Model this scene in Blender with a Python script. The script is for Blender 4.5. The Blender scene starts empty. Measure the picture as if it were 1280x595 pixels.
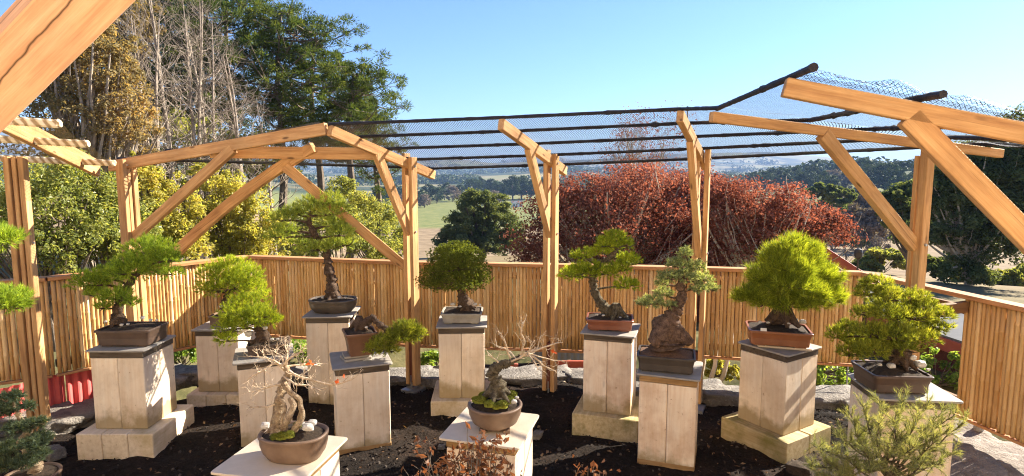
import bpy, math, random
import numpy as np
from mathutils import Vector, Matrix, noise

R = math.radians
random.seed(11)
rng = np.random.default_rng(11)
scene = bpy.context.scene
col = scene.collection

# ------------------------------------------------------------------ camera model
CAMZ, FPX = 2.2, 740.0
PITCH = math.atan(82 / 740)
CP, SP = math.cos(PITCH), math.sin(PITCH)


def ray(x, y):
    u, v = (x - 640) / FPX, (y - 297.5) / FPX
    return np.array([u, CP - v * SP, -SP - v * CP])


def at(x, y, d):
    r = ray(x, y)
    return np.array([0, 0, CAMZ]) + r * (d / r[1])


def on(x, y, z):
    r = ray(x, y)
    return np.array([0, 0, CAMZ]) + r * ((z - CAMZ) / r[2])


def smooth(t):
    t = np.clip(t, 0, 1)
    return t * t * (3 - 2 * t)


def nz(x, y, z=0.0):
    return noise.noise(Vector((x, y, z)))


def gz(x, y):
    """height of the ground"""
    r = math.hypot(x, y - 1.5)
    th = math.atan2(x, y)
    left = 1 - 0.8 * float(smooth((-th - 0.22) / 0.35))
    z = -1.0 * float(smooth((r - 6.0) / 7.0)) * (0.35 + 0.65 * left)
    z -= 12.5 * float(smooth((r - 8) / 105.0)) * left
    if r > 250:
        n = nz(x / 420 + 3.1, y / 420) * 0.6 + nz(x / 170, y / 170 + 7) * 0.25
        z += float(smooth((r - 330) / 900)) * (10 + 26 * n)
        z += 15 * float(smooth((th - .28) / .25)) * math.exp(-((r - 430) / 170) ** 2) * (1 + .5 * nz(x / 90, y / 90))
        n2 = nz(x / 1300 + 9.3, y / 1500 + 1.7) + 0.45 * nz(x / 500, y / 500 + 3)
        z += float(smooth((r - 1300) / 2000)) * (62 + 95 * n2 + 14 * nz(x / 210, y / 210 + 5))
    if r > 12:
        z += 0.25 * nz(x / 6, y / 6) * float(smooth((r - 12) / 20))
    return z


# ------------------------------------------------------------------ mesh builder
class MB:
    def __init__(self):
        self.v, self.q, self.t, self.n = [], [], [], 0
        self.uv = []

    def add(self, v, quads=None, tris=None):
        v = np.asarray(v, float).reshape(-1, 3)
        if quads is not None and len(quads):
            self.q.append(np.asarray(quads, int) + self.n)
        if tris is not None and len(tris):
            self.t.append(np.asarray(tris, int) + self.n)
        self.v.append(v)
        self.n += len(v)

    def box(self, c, s, rot=0.0, taper=1.0):
        x, y, z = np.array(s) / 2
        p = np.array([[-x, -y, -z], [x, -y, -z], [x, y, -z], [-x, y, -z],
                      [-x * taper, -y * taper, z], [x * taper, -y * taper, z], [x * taper, y * taper, z], [-x * taper, y * taper, z]])
        ca, sa = math.cos(rot), math.sin(rot)
        p = p @ np.array([[ca, sa, 0], [-sa, ca, 0], [0, 0, 1]]) + np.array(c)
        self.add(p, [[0, 3, 2, 1], [4, 5, 6, 7], [0, 1, 5, 4], [1, 2, 6, 5], [2, 3, 7, 6], [3, 0, 4, 7]])

    def tube(self, pts, rad, sides=6, cap=True):
        pts = np.asarray(pts, float)
        n = len(pts)
        if n < 2:
            return
        rad = np.broadcast_to(np.asarray(rad, float), (n,))
        tan = np.gradient(pts, axis=0)
        tan /= np.linalg.norm(tan, axis=1, keepdims=True) + 1e-9
        ref = np.array([0, 0, 1.0]) if abs(tan[0, 2]) < 0.9 else np.array([1.0, 0, 0])
        a = np.cross(tan[0], ref)
        a /= np.linalg.norm(a)
        ang = np.linspace(0, 2 * np.pi, sides, endpoint=False)
        V = []
        for i in range(n):
            a = a - tan[i] * a.dot(tan[i])
            a /= np.linalg.norm(a) + 1e-9
            b = np.cross(tan[i], a)
            V.append(pts[i] + rad[i] * (np.outer(np.cos(ang), a) + np.outer(np.sin(ang), b)))
        V = np.concatenate(V)
        i = np.arange(n - 1)[:, None] * sides
        j = np.arange(sides)[None, :]
        k = (j + 1) % sides
        q = np.stack([i + j, i + k, i + sides + k, i + sides + j], -1).reshape(-1, 4)
        t = None
        if cap:
            V = np.concatenate([V, pts[:1], pts[-1:]])
            j = np.arange(sides)
            k = (j + 1) % sides
            t = np.concatenate([np.stack([k, j, np.full(sides, n * sides)], -1),
                                np.stack([(n - 1) * sides + j, (n - 1) * sides + k, np.full(sides, n * sides + 1)], -1)])
        self.add(V, q, t)

    def loft(self, w, d, n, prof, seg=40, rot=0.0, close=True):
        """rings of a superellipse (w x d, exponent n); prof = [(scale, z)...]"""
        a = np.linspace(0, 2 * np.pi, seg, endpoint=False)
        ca, sa = np.cos(a), np.sin(a)
        cx = np.sign(ca) * np.abs(ca) ** (2 / n)
        cy = np.sign(sa) * np.abs(sa) ** (2 / n)
        V = []
        for s, z in prof:
            off = (s - 1) * min(w, d) / 2
            V.append(np.stack([cx * (w / 2 + off), cy * (d / 2 + off), np.full(seg, z)], -1))
        V = np.concatenate(V)
        c, s = math.cos(rot), math.sin(rot)
        V = V @ np.array([[c, s, 0], [-s, c, 0], [0, 0, 1]])
        m = len(prof)
        i = np.arange(m - 1)[:, None] * seg
        j = np.arange(seg)[None, :]
        k = (j + 1) % seg
        q = np.stack([i + j, i + k, i + seg + k, i + seg + j], -1).reshape(-1, 4)
        t = None
        if close:
            V = np.concatenate([V, [[0, 0, prof[0][1]], [0, 0, prof[-1][1]]]])
            j = np.arange(seg)
            k = (j + 1) % seg
            t = np.concatenate([np.stack([k, j, np.full(seg, m * seg)], -1),
                                np.stack([(m - 1) * seg + j, (m - 1) * seg + k, np.full(seg, m * seg + 1)], -1)])
        self.add(V, q, t)

    def leaves(self, c, nrm, size, aspect=0.5, droop=0.15):
        """kite shaped leaves, one quad each"""
        c = np.asarray(c, float)
        N = len(c)
        if N == 0:
            return
        size = np.broadcast_to(size, (N,))[:, None]
        r = rng.normal(size=(N, 3))
        nrm = nrm / (np.linalg.norm(nrm, axis=1, keepdims=True) + 1e-9)
        a = np.cross(nrm, r)
        a /= np.linalg.norm(a, axis=1, keepdims=True) + 1e-9
        b = np.cross(nrm, a)
        v = np.stack([c - a * size * .5, c + b * size * aspect * .5 + nrm * size * .06,
                      c + a * size * .5 - nrm * size * droop, c - b * size * aspect * .5 + nrm * size * .06], 1)
        self.add(v.reshape(-1, 3), np.arange(N * 4).reshape(N, 4))

    def needles(self, c, d, length, width):
        c = np.asarray(c, float)
        N = len(c)
        if N == 0:
            return
        d = d / (np.linalg.norm(d, axis=1, keepdims=True) + 1e-9)
        s = np.cross(d, rng.normal(size=(N, 3)))
        s /= np.linalg.norm(s, axis=1, keepdims=True) + 1e-9
        L = np.broadcast_to(length, (N,))[:, None]
        v = np.stack([c - s * width / 2, c + s * width / 2, c + d * L], 1)
        self.add(v.reshape(-1, 3), None, np.arange(N * 3).reshape(N, 3))

    def build(self, name, mat, parent=None, origin=None, smooth_=False, mw=None):
        V = np.concatenate(self.v) if self.v else np.zeros((0, 3))
        if origin is not None:
            V = V - np.asarray(origin)
        me = bpy.data.meshes.new(name)
        q = np.concatenate(self.q) if self.q else np.zeros((0, 4), int)
        t = np.concatenate(self.t) if self.t else np.zeros((0, 3), int)
        me.vertices.add(len(V))
        me.vertices.foreach_set('co', V.astype(np.float32).ravel())
        nl = q.size + t.size
        me.loops.add(nl)
        me.loops.foreach_set('vertex_index', np.concatenate([q.ravel(), t.ravel()]).astype(np.int32))
        me.polygons.add(len(q) + len(t))
        ls = np.concatenate([np.arange(len(q)) * 4, q.size + np.arange(len(t)) * 3])
        me.polygons.foreach_set('loop_start', ls.astype(np.int32))
        me.polygons.foreach_set('use_smooth', np.full(len(q) + len(t), smooth_))
        me.update(calc_edges=True)
        me.validate()
        me.materials.append(mat)
        o = bpy.data.objects.new(name, me)
        col.objects.link(o)
        if parent is not None:
            o.parent = parent
        return o


def tag(o, label=None, cat=None, group=None, kind=None):
    if label: o['label'] = label
    if cat: o['category'] = cat
    if group: o['group'] = group
    if kind: o['kind'] = kind
    return o


def thing(name, label, cat, loc=(0, 0, 0), rotz=0.0, group=None):
    o = bpy.data.objects.new(name, None)
    o.empty_display_size = 0.2
    col.objects.link(o)
    o.location = loc
    o.rotation_euler = (0, 0, rotz)
    return tag(o, label, cat, group)


def copy_tree(o, parent=None):
    c = o.copy()
    col.objects.link(c)
    if parent is not None:
        c.parent = parent
    for ch in list(o.children):
        copy_tree(ch, c)
    return c


def beam(name, p0, p1, w, h, mat, parent=None, up=(0, 0, 1), ch=0.004, roll=0.0, bend=None, segs=1):
    """squared timber from p0 to p1: w across, h along `up`; its grain runs along local X"""
    p0, p1 = Vector(p0), Vector(p1)
    X = p1 - p0
    L = X.length
    X.normalize()
    U = Vector(up)
    Y = U.cross(X)
    if Y.length < 1e-4:
        Y = Vector((0, 1, 0)).cross(X)
    Y.normalize()
    Z = X.cross(Y)
    if roll:
        q = Matrix.Rotation(roll, 3, X)
        Y, Z = q @ Y, q @ Z
    y, z = w / 2, h / 2
    ring = np.array([[-y + ch, -z], [y - ch, -z], [y, -z + ch], [y, z - ch], [y - ch, z], [-y + ch, z], [-y, z - ch], [-y, -z + ch]])
    m = MB()
    rows = [(0, 1 - 2 * ch / min(w, h) * .6), (ch, 1)] + [(L * i / segs, 1) for i in range(1, segs)] + [(L - ch, 1), (L, 1 - 2 * ch / min(w, h) * .6)]
    V = []
    for x, s in rows:
        off = 0 if bend is None else bend * 4 * (x / L) * (1 - x / L)
        V.append(np.column_stack([np.full(8, x), ring[:, 0] * s, ring[:, 1] * s + off]))
    V = np.concatenate(V)
    n = len(rows)
    i = np.arange(n - 1)[:, None] * 8
    j = np.arange(8)[None, :]
    k = (j + 1) % 8
    q = np.stack([i + j, i + 8 + j, i + 8 + k, i + k], -1).reshape(-1, 4)[:, ::-1]
    caps = []
    for c0, rv in ((0, True), ((n - 1) * 8, False)):
        f = [[c0, c0 + 1, c0 + 2, c0 + 3], [c0, c0 + 3, c0 + 4, c0 + 7], [c0 + 4, c0 + 5, c0 + 6, c0 + 7]]
        caps += [a[::-1] if rv else a for a in f]
    m.add(V, np.concatenate([q, np.array(caps)]))
    o = m.build(name, mat, parent)
    M = Matrix(((X.x, Y.x, Z.x, p0.x), (X.y, Y.y, Z.y, p0.y), (X.z, Y.z, Z.z, p0.z), (0, 0, 0, 1)))
    if parent is not None:
        M = Matrix.Translation(-Vector(parent.location)) @ M
    o.matrix_basis = M
    return o


# ------------------------------------------------------------------ materials
def newmat(name):
    m = bpy.data.materials.new(name)
    m.use_nodes = True
    nt = m.node_tree
    nt.nodes.clear()
    out = nt.nodes.new('ShaderNodeOutputMaterial')
    b = nt.nodes.new('ShaderNodeBsdfPrincipled')
    nt.links.new(b.outputs[0], out.inputs['Surface'])
    b.inputs['Specular IOR Level'].default_value = 0.25
    return m, nt, b, out


def N(nt, t, **kw):
    n = nt.nodes.new(t)
    for k, v in kw.items():
        setattr(n, k, v)
    return n


def ramp(nt, stops, interp='LINEAR'):
    r = N(nt, 'ShaderNodeValToRGB')
    r.color_ramp.interpolation = interp
    e = r.color_ramp.elements
    while len(e) < len(stops):
        e.new(0.5)
    for i, (p, c) in enumerate(stops):
        e[i].position = p
        e[i].color = (*c, 1) if len(c) == 3 else c
    return r


def noise_node(nt, vec, scale, detail=4, rough=0.6):
    n = N(nt, 'ShaderNodeTexNoise')
    n.inputs['Scale'].default_value = scale
    n.inputs['Detail'].default_value = detail
    n.inputs['Roughness'].default_value = rough
    if vec is not None:
        nt.links.new(vec, n.inputs['Vector'])
    return n


def mixc(nt, fac, a, b, mode='MIX'):
    m = N(nt, 'ShaderNodeMix', data_type='RGBA', blend_type=mode)
    for sock, v in ((m.inputs['Factor'], fac), (m.inputs['A'], a), (m.inputs['B'], b)):
        if hasattr(v, 'is_linked'):
            nt.links.new(v, sock)
        elif isinstance(v, (int, float)):
            sock.default_value = v
        else:
            sock.default_value = (*v, 1) if len(v) == 3 else v
    return m.outputs['Result']


def bump(nt, b, h, strength=0.3, dist=0.01):
    n = N(nt, 'ShaderNodeBump')
    n.inputs['Strength'].default_value = strength
    n.inputs['Distance'].default_value = dist
    nt.links.new(h, n.inputs['Height'])
    nt.links.new(n.outputs[0], b.inputs['Normal'])


def wood(name, c_dark, c_mid, c_light, rough=0.72, stain=None, stain_amt=0.0, check=0.0, green=None, grain=1.0):
    """sawn timber, grain along local X"""
    m, nt, b, out = newmat(name)
    tc = N(nt, 'ShaderNodeTexCoord')
    oi = N(nt, 'ShaderNodeObjectInfo')
    sh = N(nt, 'ShaderNodeVectorMath', operation='ADD')
    sc = N(nt, 'ShaderNodeVectorMath', operation='SCALE')
    cmb = N(nt, 'ShaderNodeCombineXYZ')
    for k in range(3):
        nt.links.new(oi.outputs['Random'], cmb.inputs[k])
    nt.links.new(cmb.outputs[0], sc.inputs[0])
    sc.inputs['Scale'].default_value = 37.0
    nt.links.new(tc.outputs['Object'], sh.inputs[0])
    nt.links.new(sc.outputs[0], sh.inputs[1])
    mp = N(nt, 'ShaderNodeMapping')
    mp.inputs['Scale'].default_value = (1.3, 16, 16)
    nt.links.new(sh.outputs[0], mp.inputs['Vector'])
    g = noise_node(nt, mp.outputs[0], 2.2, 6, 0.62)
    mp2 = N(nt, 'ShaderNodeMapping')
    mp2.inputs['Scale'].default_value = (4, 90, 90)
    nt.links.new(sh.outputs[0], mp2.inputs['Vector'])
    g2 = noise_node(nt, mp2.outputs[0], 1.5, 3, 0.6)
    r = ramp(nt, [(0.28, c_dark), (0.5, c_mid), (0.72, c_light)])
    nt.links.new(g.outputs['Fac'], r.inputs['Fac'])
    r2 = ramp(nt, [(0.3, (.80, .78, .74)), (0.6, (1, 1, 1))])
    nt.links.new(g2.outputs['Fac'], r2.inputs['Fac'])
    c = mixc(nt, 0.8 * grain, r.outputs[0], r2.outputs[0], 'MULTIPLY')
    # board-to-board tone
    rr = ramp(nt, [(0, (.82, .80, .78)), (0.5, (1, 1, 1)), (1, (1.0, .95, .88))])
    nt.links.new(oi.outputs['Random'], rr.inputs['Fac'])
    c = mixc(nt, 0.9, c, rr.outputs[0], 'MULTIPLY')
    mpk = N(nt, 'ShaderNodeMapping')
    mpk.inputs['Scale'].default_value = (1.1, 70, 70)
    nt.links.new(sh.outputs[0], mpk.inputs['Vector'])
    ck = noise_node(nt, mpk.outputs[0], 1.0, 3, .55)
    ckr = ramp(nt, [(.66, (0, 0, 0)), (.71, (.7 * grain ** 3,) * 3)])
    nt.links.new(ck.outputs['Fac'], ckr.inputs['Fac'])
    c = mixc(nt, ckr.outputs[0], c, tuple(x * .4 for x in c_dark))
    lf = noise_node(nt, sh.outputs[0], 2.6, 4, .6)
    lfr = ramp(nt, [(.35, (.74, .72, .72)), (.62, (1.04, 1.02, 1.0))])
    nt.links.new(lf.outputs['Fac'], lfr.inputs['Fac'])
    c = mixc(nt, .85 * (.4 + .6 * grain), c, lfr.outputs[0], 'MULTIPLY')
    # knots
    mp3 = N(nt, 'ShaderNodeMapping')
    mp3.inputs['Scale'].default_value = (2.2, 7, 7)
    nt.links.new(sh.outputs[0], mp3.inputs['Vector'])
    vo = N(nt, 'ShaderNodeTexVoronoi')
    vo.inputs['Scale'].default_value = 1.4
    nt.links.new(mp3.outputs[0], vo.inputs['Vector'])
    kr = ramp(nt, [(0.06, (grain,) * 3), (0.13, (0, 0, 0))])
    nt.links.new(vo.outputs['Distance'], kr.inputs['Fac'])
    c = mixc(nt, kr.outputs[0], c, tuple(x * .45 for x in c_dark))
    if stain is not None:
        s1 = noise_node(nt, sh.outputs[0], 3.5, 6, 0.65)
        sr = ramp(nt, [(0.46, (0, 0, 0)), (0.68, (stain_amt,) * 3)])
        nt.links.new(s1.outputs['Fac'], sr.inputs['Fac'])
        c = mixc(nt, sr.outputs[0], c, stain)
        s2 = noise_node(nt, sh.outputs[0], 28, 3, 0.7)
        sr2 = ramp(nt, [(0.66, (0, 0, 0)), (0.74, (.6,) * 3)])
        nt.links.new(s2.outputs['Fac'], sr2.inputs['Fac'])
        c = mixc(nt, sr2.outputs[0], c, tuple(x * .6 for x in stain))
    if green is not None:   # damp, mossy foot of a post: lower (start) end of the piece
        sx = N(nt, 'ShaderNodeSeparateXYZ')
        nt.links.new(tc.outputs['Object'], sx.inputs[0])
        s3 = noise_node(nt, sh.outputs[0], 6, 5, 0.6)
        ad = N(nt, 'ShaderNodeMath', operation='MULTIPLY_ADD')
        nt.links.new(s3.outputs['Fac'], ad.inputs[0])
        ad.inputs[1].default_value = -0.35
        nt.links.new(sx.outputs['X'], ad.inputs[2])
        gr = ramp(nt, [(0.0, (.75,) * 3), (0.09, (0, 0, 0))])
        ad2 = N(nt, 'ShaderNodeMath', operation='ADD')
        nt.links.new(ad.outputs[0], ad2.inputs[0])
        ad2.inputs[1].default_value = 0.11
        nt.links.new(ad2.outputs[0], gr.inputs['Fac'])
        c = mixc(nt, gr.outputs[0], c, green)
    h = g2.outputs['Fac']
    if check:
        sy = N(nt, 'ShaderNodeSeparateXYZ')
        nt.links.new(tc.outputs['Object'], sy.inputs[0])
        mpc = N(nt, 'ShaderNodeMapping')
        mpc.inputs['Scale'].default_value = (2.0, .5, .5)
        nt.links.new(tc.outputs['Object'], mpc.inputs['Vector'])
        wv = noise_node(nt, mpc.outputs[0], 1.1, 4, 0.55)
        md = N(nt, 'ShaderNodeMath', operation='MULTIPLY_ADD')
        nt.links.new(wv.outputs['Fac'], md.inputs[0])
        md.inputs[1].default_value = 0.09
        nt.links.new(sy.outputs[2 if check > 0 else 1], md.inputs[2])
        m2 = N(nt, 'ShaderNodeMath', operation='SUBTRACT')
        nt.links.new(md.outputs[0], m2.inputs[0])
        m2.inputs[1].default_value = 0.045 + abs(check)
        ab = N(nt, 'ShaderNodeMath', operation='ABSOLUTE')
        nt.links.new(m2.outputs[0], ab.inputs[0])
        cr = ramp(nt, [(0.0007, (1, 1, 1)), (0.0016, (0, 0, 0))])
        nt.links.new(ab.outputs[0], cr.inputs['Fac'])
        c = mixc(nt, cr.outputs[0], c, (.07, .035, .015))
    nt.links.new(c, b.inputs['Base Color'])
    b.inputs['Roughness'].default_value = rough
    bump(nt, b, h, 0.35, 0.003)
    return m


def plain(name, c1, c2, rough=0.7, scale=8, bumps=0.2, bdist=0.01, metallic=0.0, spec=0.25, specks=None):
    m, nt, b, out = newmat(name)
    tc = N(nt, 'ShaderNodeTexCoord')
    n = noise_node(nt, tc.outputs['Object'], scale, 7, 0.65)
    r = ramp(nt, [(0.3, c1), (0.7, c2)])
    nt.links.new(n.outputs['Fac'], r.inputs['Fac'])
    c = r.outputs[0]
    if specks is not None:
        n2 = noise_node(nt, tc.outputs['Object'], scale * 9, 3, 0.6)
        r2 = ramp(nt, [(0.6, (0, 0, 0)), (0.7, (.8,) * 3)])
        nt.links.new(n2.outputs['Fac'], r2.inputs['Fac'])
        c = mixc(nt, r2.outputs[0], c, specks)
    nt.links.new(c, b.inputs['Base Color'])
    b.inputs['Roughness'].default_value = rough
    b.inputs['Metallic'].default_value = metallic
    b.inputs['Specular IOR Level'].default_value = spec
    if bumps:
        n3 = noise_node(nt, tc.outputs['Object'], scale * 5, 5, 0.65)
        bump(nt, b, n3.outputs['Fac'], bumps, bdist)
    return m


NOGLOSS = ('copper_leaf', 'far_tree_leaf', 'far_bare_crown', 'valley_tree_leaf', 'right_tree_leaf', 'forest_pine_needle', 'olive_scrub_leaf', 'autumn_leaf')


def leafmat(name, stops, trans=0.35, rough=0.6, patch=1.2, patch_amt=0.5, tint=(1.55, 1.4, .6)):
    """leaves: tone changes leaf by leaf and, in patches, branch by branch"""
    m, nt, b, out = newmat(name)
    ge = N(nt, 'ShaderNodeNewGeometry')
    tc = N(nt, 'ShaderNodeTexCoord')
    n = noise_node(nt, tc.outputs['Object'], patch, 3, 0.6)
    mx = N(nt, 'ShaderNodeMix', data_type='FLOAT')
    mx.inputs['Factor'].default_value = patch_amt
    nt.links.new(ge.outputs['Random Per Island'], mx.inputs['A'])
    st = N(nt, 'ShaderNodeMapRange')
    st.inputs['From Min'].default_value = 0.3
    st.inputs['From Max'].default_value = 0.7
    nt.links.new(n.outputs['Fac'], st.inputs['Value'])
    nt.links.new(st.outputs[0], mx.inputs['B'])
    r = ramp(nt, stops)
    nt.links.new(mx.outputs['Result'], r.inputs['Fac'])
    nt.links.new(r.outputs[0], b.inputs['Base Color'])
    b.inputs['Roughness'].default_value = rough
    b.inputs['Specular IOR Level'].default_value = 0.06 if name in NOGLOSS else 0.2
    t = N(nt, 'ShaderNodeBsdfTranslucent')
    tcx = mixc(nt, 1.0, r.outputs[0], tint, 'MULTIPLY')
    nt.links.new(tcx, t.inputs['Color'])
    ms = N(nt, 'ShaderNodeMixShader')
    ms.inputs[0].default_value = trans
    nt.links.new(b.outputs[0], ms.inputs[1])
    nt.links.new(t.outputs[0], ms.inputs[2])
    nt.links.new(ms.outputs[0], out.inputs['Surface'])
    return m


M = {}
M['timber'] = wood('pergola_timber', (.40, .21, .09), (.56, .33, .145), (.66, .43, .21))
M['timber_front'] = wood('front_timber', (.54, .31, .18), (.66, .41, .25), (.74, .50, .33), check=-0.012)
M['timber_dark'] = wood('weathered_timber', (.16, .085, .04), (.24, .13, .06), (.32, .19, .09))
M['rail'] = wood('rail_timber', (.42, .19, .08), (.55, .28, .125), (.62, .36, .18))
M['sleeper'] = wood('limed_sleeper', (.78, .64, .48), (.84, .72, .57), (.88, .79, .66), 0.8, stain=(.44, .29, .16), stain_amt=.45, green=(.24, .17, .06), grain=.3)
M['plinth'] = wood('plinth_block', (.62, .50, .35), (.72, .61, .46), (.80, .70, .55), 0.8, stain=(.34, .25, .10), stain_amt=.6, grain=.3)
M['plinth_moss'] = wood('mossy_plinth', (.40, .31, .14), (.54, .43, .24), (.66, .56, .36), 0.85, stain=(.16, .15, .035), stain_amt=.9, grain=.3)
M['sleeper_warm'] = wood('warm_sleeper', (.76, .59, .42), (.83, .69, .53), (.88, .78, .64), 0.8, stain=(.44, .23, .11), stain_amt=.5, green=(.24, .17, .06), grain=.3)
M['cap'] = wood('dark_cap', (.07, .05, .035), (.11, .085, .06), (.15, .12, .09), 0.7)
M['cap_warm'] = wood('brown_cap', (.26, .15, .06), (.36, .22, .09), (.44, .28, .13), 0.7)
M['slate'] = plain('grey_slate', (.24, .215, .185), (.36, .33, .29), 0.55, 7, 0.25, 0.004)
M['slab'] = plain('pale_slab', (.54, .44, .32), (.66, .56, .43), 0.6, 5, 0.2, 0.003)
M['rock'] = plain('pale_rock', (.13, .105, .085), (.32, .27, .225), 0.9, 6, 1.0, 0.03, specks=(.12, .10, .08))
M['edging'] = plain('edging_stone', (.09, .078, .066), (.27, .24, .205), 0.9, 7, 1.0, 0.03, specks=(.36, .33, .28))
M['edging_grit'] = plain('grit', (.03, .022, .017), (.13, .105, .085), 0.9, 3, 0.0)
M['stone_white'] = plain('white_stone', (.28, .26, .23), (.58, .55, .50), 0.7, 20, 0.3, 0.004)
M['bark'] = plain('pine_bark', (.045, .028, .018), (.20, .13, .085), 0.95, 36, 1.0, 0.025)
M['bark_rock'] = plain('knobbly_rock_bark', (.06, .035, .025), (.30, .19, .13), 0.95, 30, 1.0, 0.025)
M['bark_green'] = plain('lichen_bark', (.05, .035, .02), (.30, .25, .16), 0.95, 45, 1.0, 0.025, specks=(.03, .02, .012))
M['bark_pale'] = plain('pale_bark', (.14, .08, .04), (.64, .50, .33), 0.85, 26, 1.0, 0.02, specks=(.10, .06, .035))
M['bark_tree'] = plain('tree_bark', (.07, .05, .035), (.20, .16, .12), 0.9, 6, 0.8, 0.03)
M['bark_bare'] = plain('bare_tree_bark', (.17, .13, .10), (.42, .35, .27), 0.85, 6, 0.5, 0.02)
M['bark_grey'] = plain('grey_bark', (.30, .24, .17), (.55, .47, .36), 0.85, 6, 0.5, 0.02)
M['twig'] = plain('bare_twig', (.30, .21, .13), (.60, .49, .35), 0.75, 30, 0.2, 0.003)
M['potsoil'] = plain('pot_soil', (.02, .014, .01), (.08, .055, .035), 0.95, 60, 1.0, 0.008, specks=(.16, .11, .07))
M['potgravel'] = plain('pot_gravel', (.10, .05, .03), (.26, .15, .09), 0.95, 70, 1.0, 0.008, specks=(.30, .19, .12))
M['moss'] = plain('moss', (.10, .13, .015), (.30, .30, .04), 0.95, 40, 1.0, 0.012)
M['pot_brown'] = plain('brown_pot', (.05, .031, .022), (.095, .060, .042), 0.45, 9, 0.1, 0.003, spec=.4)
M['pot_dark'] = plain('dark_pot', (.035, .027, .021), (.07, .054, .042), 0.5, 9, 0.1, 0.003, spec=.4)
M['pot_red'] = plain('red_pot', (.17, .055, .028), (.25, .09, .045), 0.35, 8, 0.08, 0.003, spec=.5)
M['pot_orange'] = plain('orange_pot', (.20, .070, .028), (.29, .115, .048), 0.35, 8, 0.08, 0.003, spec=.5)
M['pot_clay'] = plain('clay_pot', (.12, .058, .03), (.19, .095, .05), 0.45, 8, 0.08, 0.003, spec=.4)
M['pot_tan'] = plain('tan_pot', (.13, .080, .050), (.22, .145, .095), 0.5, 8, 0.1, 0.003, spec=.4)
M['pot_grey'] = plain('grey_pot', (.24, .21, .17), (.36, .33, .27), 0.6, 12, 0.2, 0.003)
M['pot_green'] = plain('green_pot', (.06, .045, .03), (.11, .085, .06), 0.4, 9, 0.1, 0.003, spec=.4)
M['black'] = plain('black_batten', (.010, .010, .014), (.03, .028, .035), 0.6, 20, 0.6, 0.01)
M['steel'] = plain('galvanised_steel', (.35, .36, .37), (.5, .5, .5), 0.4, 20, 0.1, 0.002, metallic=.8)
M['lampblack'] = plain('lamp_casing', (.02, .02, .022), (.05, .05, .05), 0.4, 20, 0.0)
M['lampgrey'] = plain('grey_casing', (.22, .22, .22), (.33, .33, .33), 0.5, 20, 0.0)
M['primer'] = plain('red_primer', (.28, .035, .02), (.38, .06, .03), 0.5, 20, 0.0)
M['redsheet'] = plain('red_sheet', (.56, .085, .08), (.66, .13, .115), 0.4, 5, 0.05, 0.003)
M['bluesheet'] = plain('blue_grey_sheet', (.14, .17, .22), (.2, .24, .3), 0.5, 5, 0.05, 0.003)
M['roofgrey'] = plain('grey_roof', (.11, .115, .122), (.16, .163, .17), 0.9, 3, 0.05, 0.004)
M['fascia'] = plain('red_fascia', (.30, .07, .045), (.40, .11, .07), 0.5, 4, 0.05, 0.004)
M['wallred'] = wood('red_board', (.10, .03, .02), (.15, .05, .03), (.2, .075, .045))
M['whitewall'] = plain('white_wall', (.68, .66, .62), (.78, .76, .72), 0.7, 2, 0.0)
M['window'] = plain('window_glass', (.02, .025, .03), (.05, .055, .06), 0.15, 2, 0.0, spec=.6)
M['tanwrap'] = plain('sunlit_net_tan', (.42, .33, .20), (.66, .56, .38), 0.9, 60, 0.8, 0.006)  # pale tan puts the sun on the net into its colour

def wrap_mat():
    m, nt, b, out = newmat('sunlit_wrapped_batten')
    tc = N(nt, 'ShaderNodeTexCoord')
    wv = N(nt, 'ShaderNodeTexWave')
    wv.bands_direction = 'DIAGONAL'
    wv.inputs['Scale'].default_value = 9.0
    wv.inputs['Distortion'].default_value = 2.5
    wv.inputs['Detail'].default_value = 3
    nt.links.new(tc.outputs['Object'], wv.inputs['Vector'])
    r = ramp(nt, [(.2, (.34, .24, .13)), (.45, (.60, .48, .31)), (.8, (.76, .66, .48))])  # sunlit tan painted into the batten colour; the bands are the wrapping
    nt.links.new(wv.outputs['Fac'], r.inputs['Fac'])
    nt.links.new(r.outputs[0], b.inputs['Base Color'])
    b.inputs['Roughness'].default_value = .85
    bump(nt, b, wv.outputs['Fac'], .6, .006)
    return m


M['wrap'] = wrap_mat()
# foliage
G = leafmat
M['pine'] = G('pine_needle', [(0, (0.059, 0.102, 0.012)), (.5, (0.238, 0.347, 0.037)), (1, (0.583, 0.680, 0.074))], 0.4, patch=9, patch_amt=.4)
M['pine_bright'] = G('bright_needle', [(0, (0.070, 0.113, 0.011)), (.5, (0.303, 0.396, 0.033)), (1, (0.750, 0.750, 0.079))], 0.42, patch=9, patch_amt=.4)
M['pine_dull'] = G('dull_needle', [(0, (0.077, 0.116, 0.025)), (.5, (0.320, 0.415, 0.076)), (1, (0.750, 0.750, 0.173))], 0.42, patch=8, patch_amt=.4)
M['pine_yellow'] = G('yellow_needle', [(0, (0.040, 0.060, 0.009)), (.45, (0.205, 0.248, 0.032)), (1, (0.581, 0.568, 0.079))], 0.42, patch=8, patch_amt=.45)
M['cedar'] = G('dense_conifer', [(0, (0.036, 0.057, 0.012)), (.5, (0.130, 0.170, 0.030)), (1, (0.378, 0.405, 0.061))], 0.45, patch=10, patch_amt=.4)
M['juniper'] = G('grey_green_juniper', [(0, (0.074, 0.103, 0.050)), (.5, (0.269, 0.329, 0.149)), (1, (0.559, 0.559, 0.263))], 0.4, patch=12, patch_amt=.4)
M['juniper_dark'] = G('dark_juniper', [(0, (0.042, 0.070, 0.042)), (.5, (0.084, 0.119, 0.070)), (1, (0.168, 0.196, 0.105))], 0.35, patch=12, patch_amt=.4)
M['oak'] = G('valley_tree_leaf', [(0, (.06, .085, .035)), (.5, (.12, .15, .06)), (1, (.24, .26, .11))], .4, patch=.7, patch_amt=.5)
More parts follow.
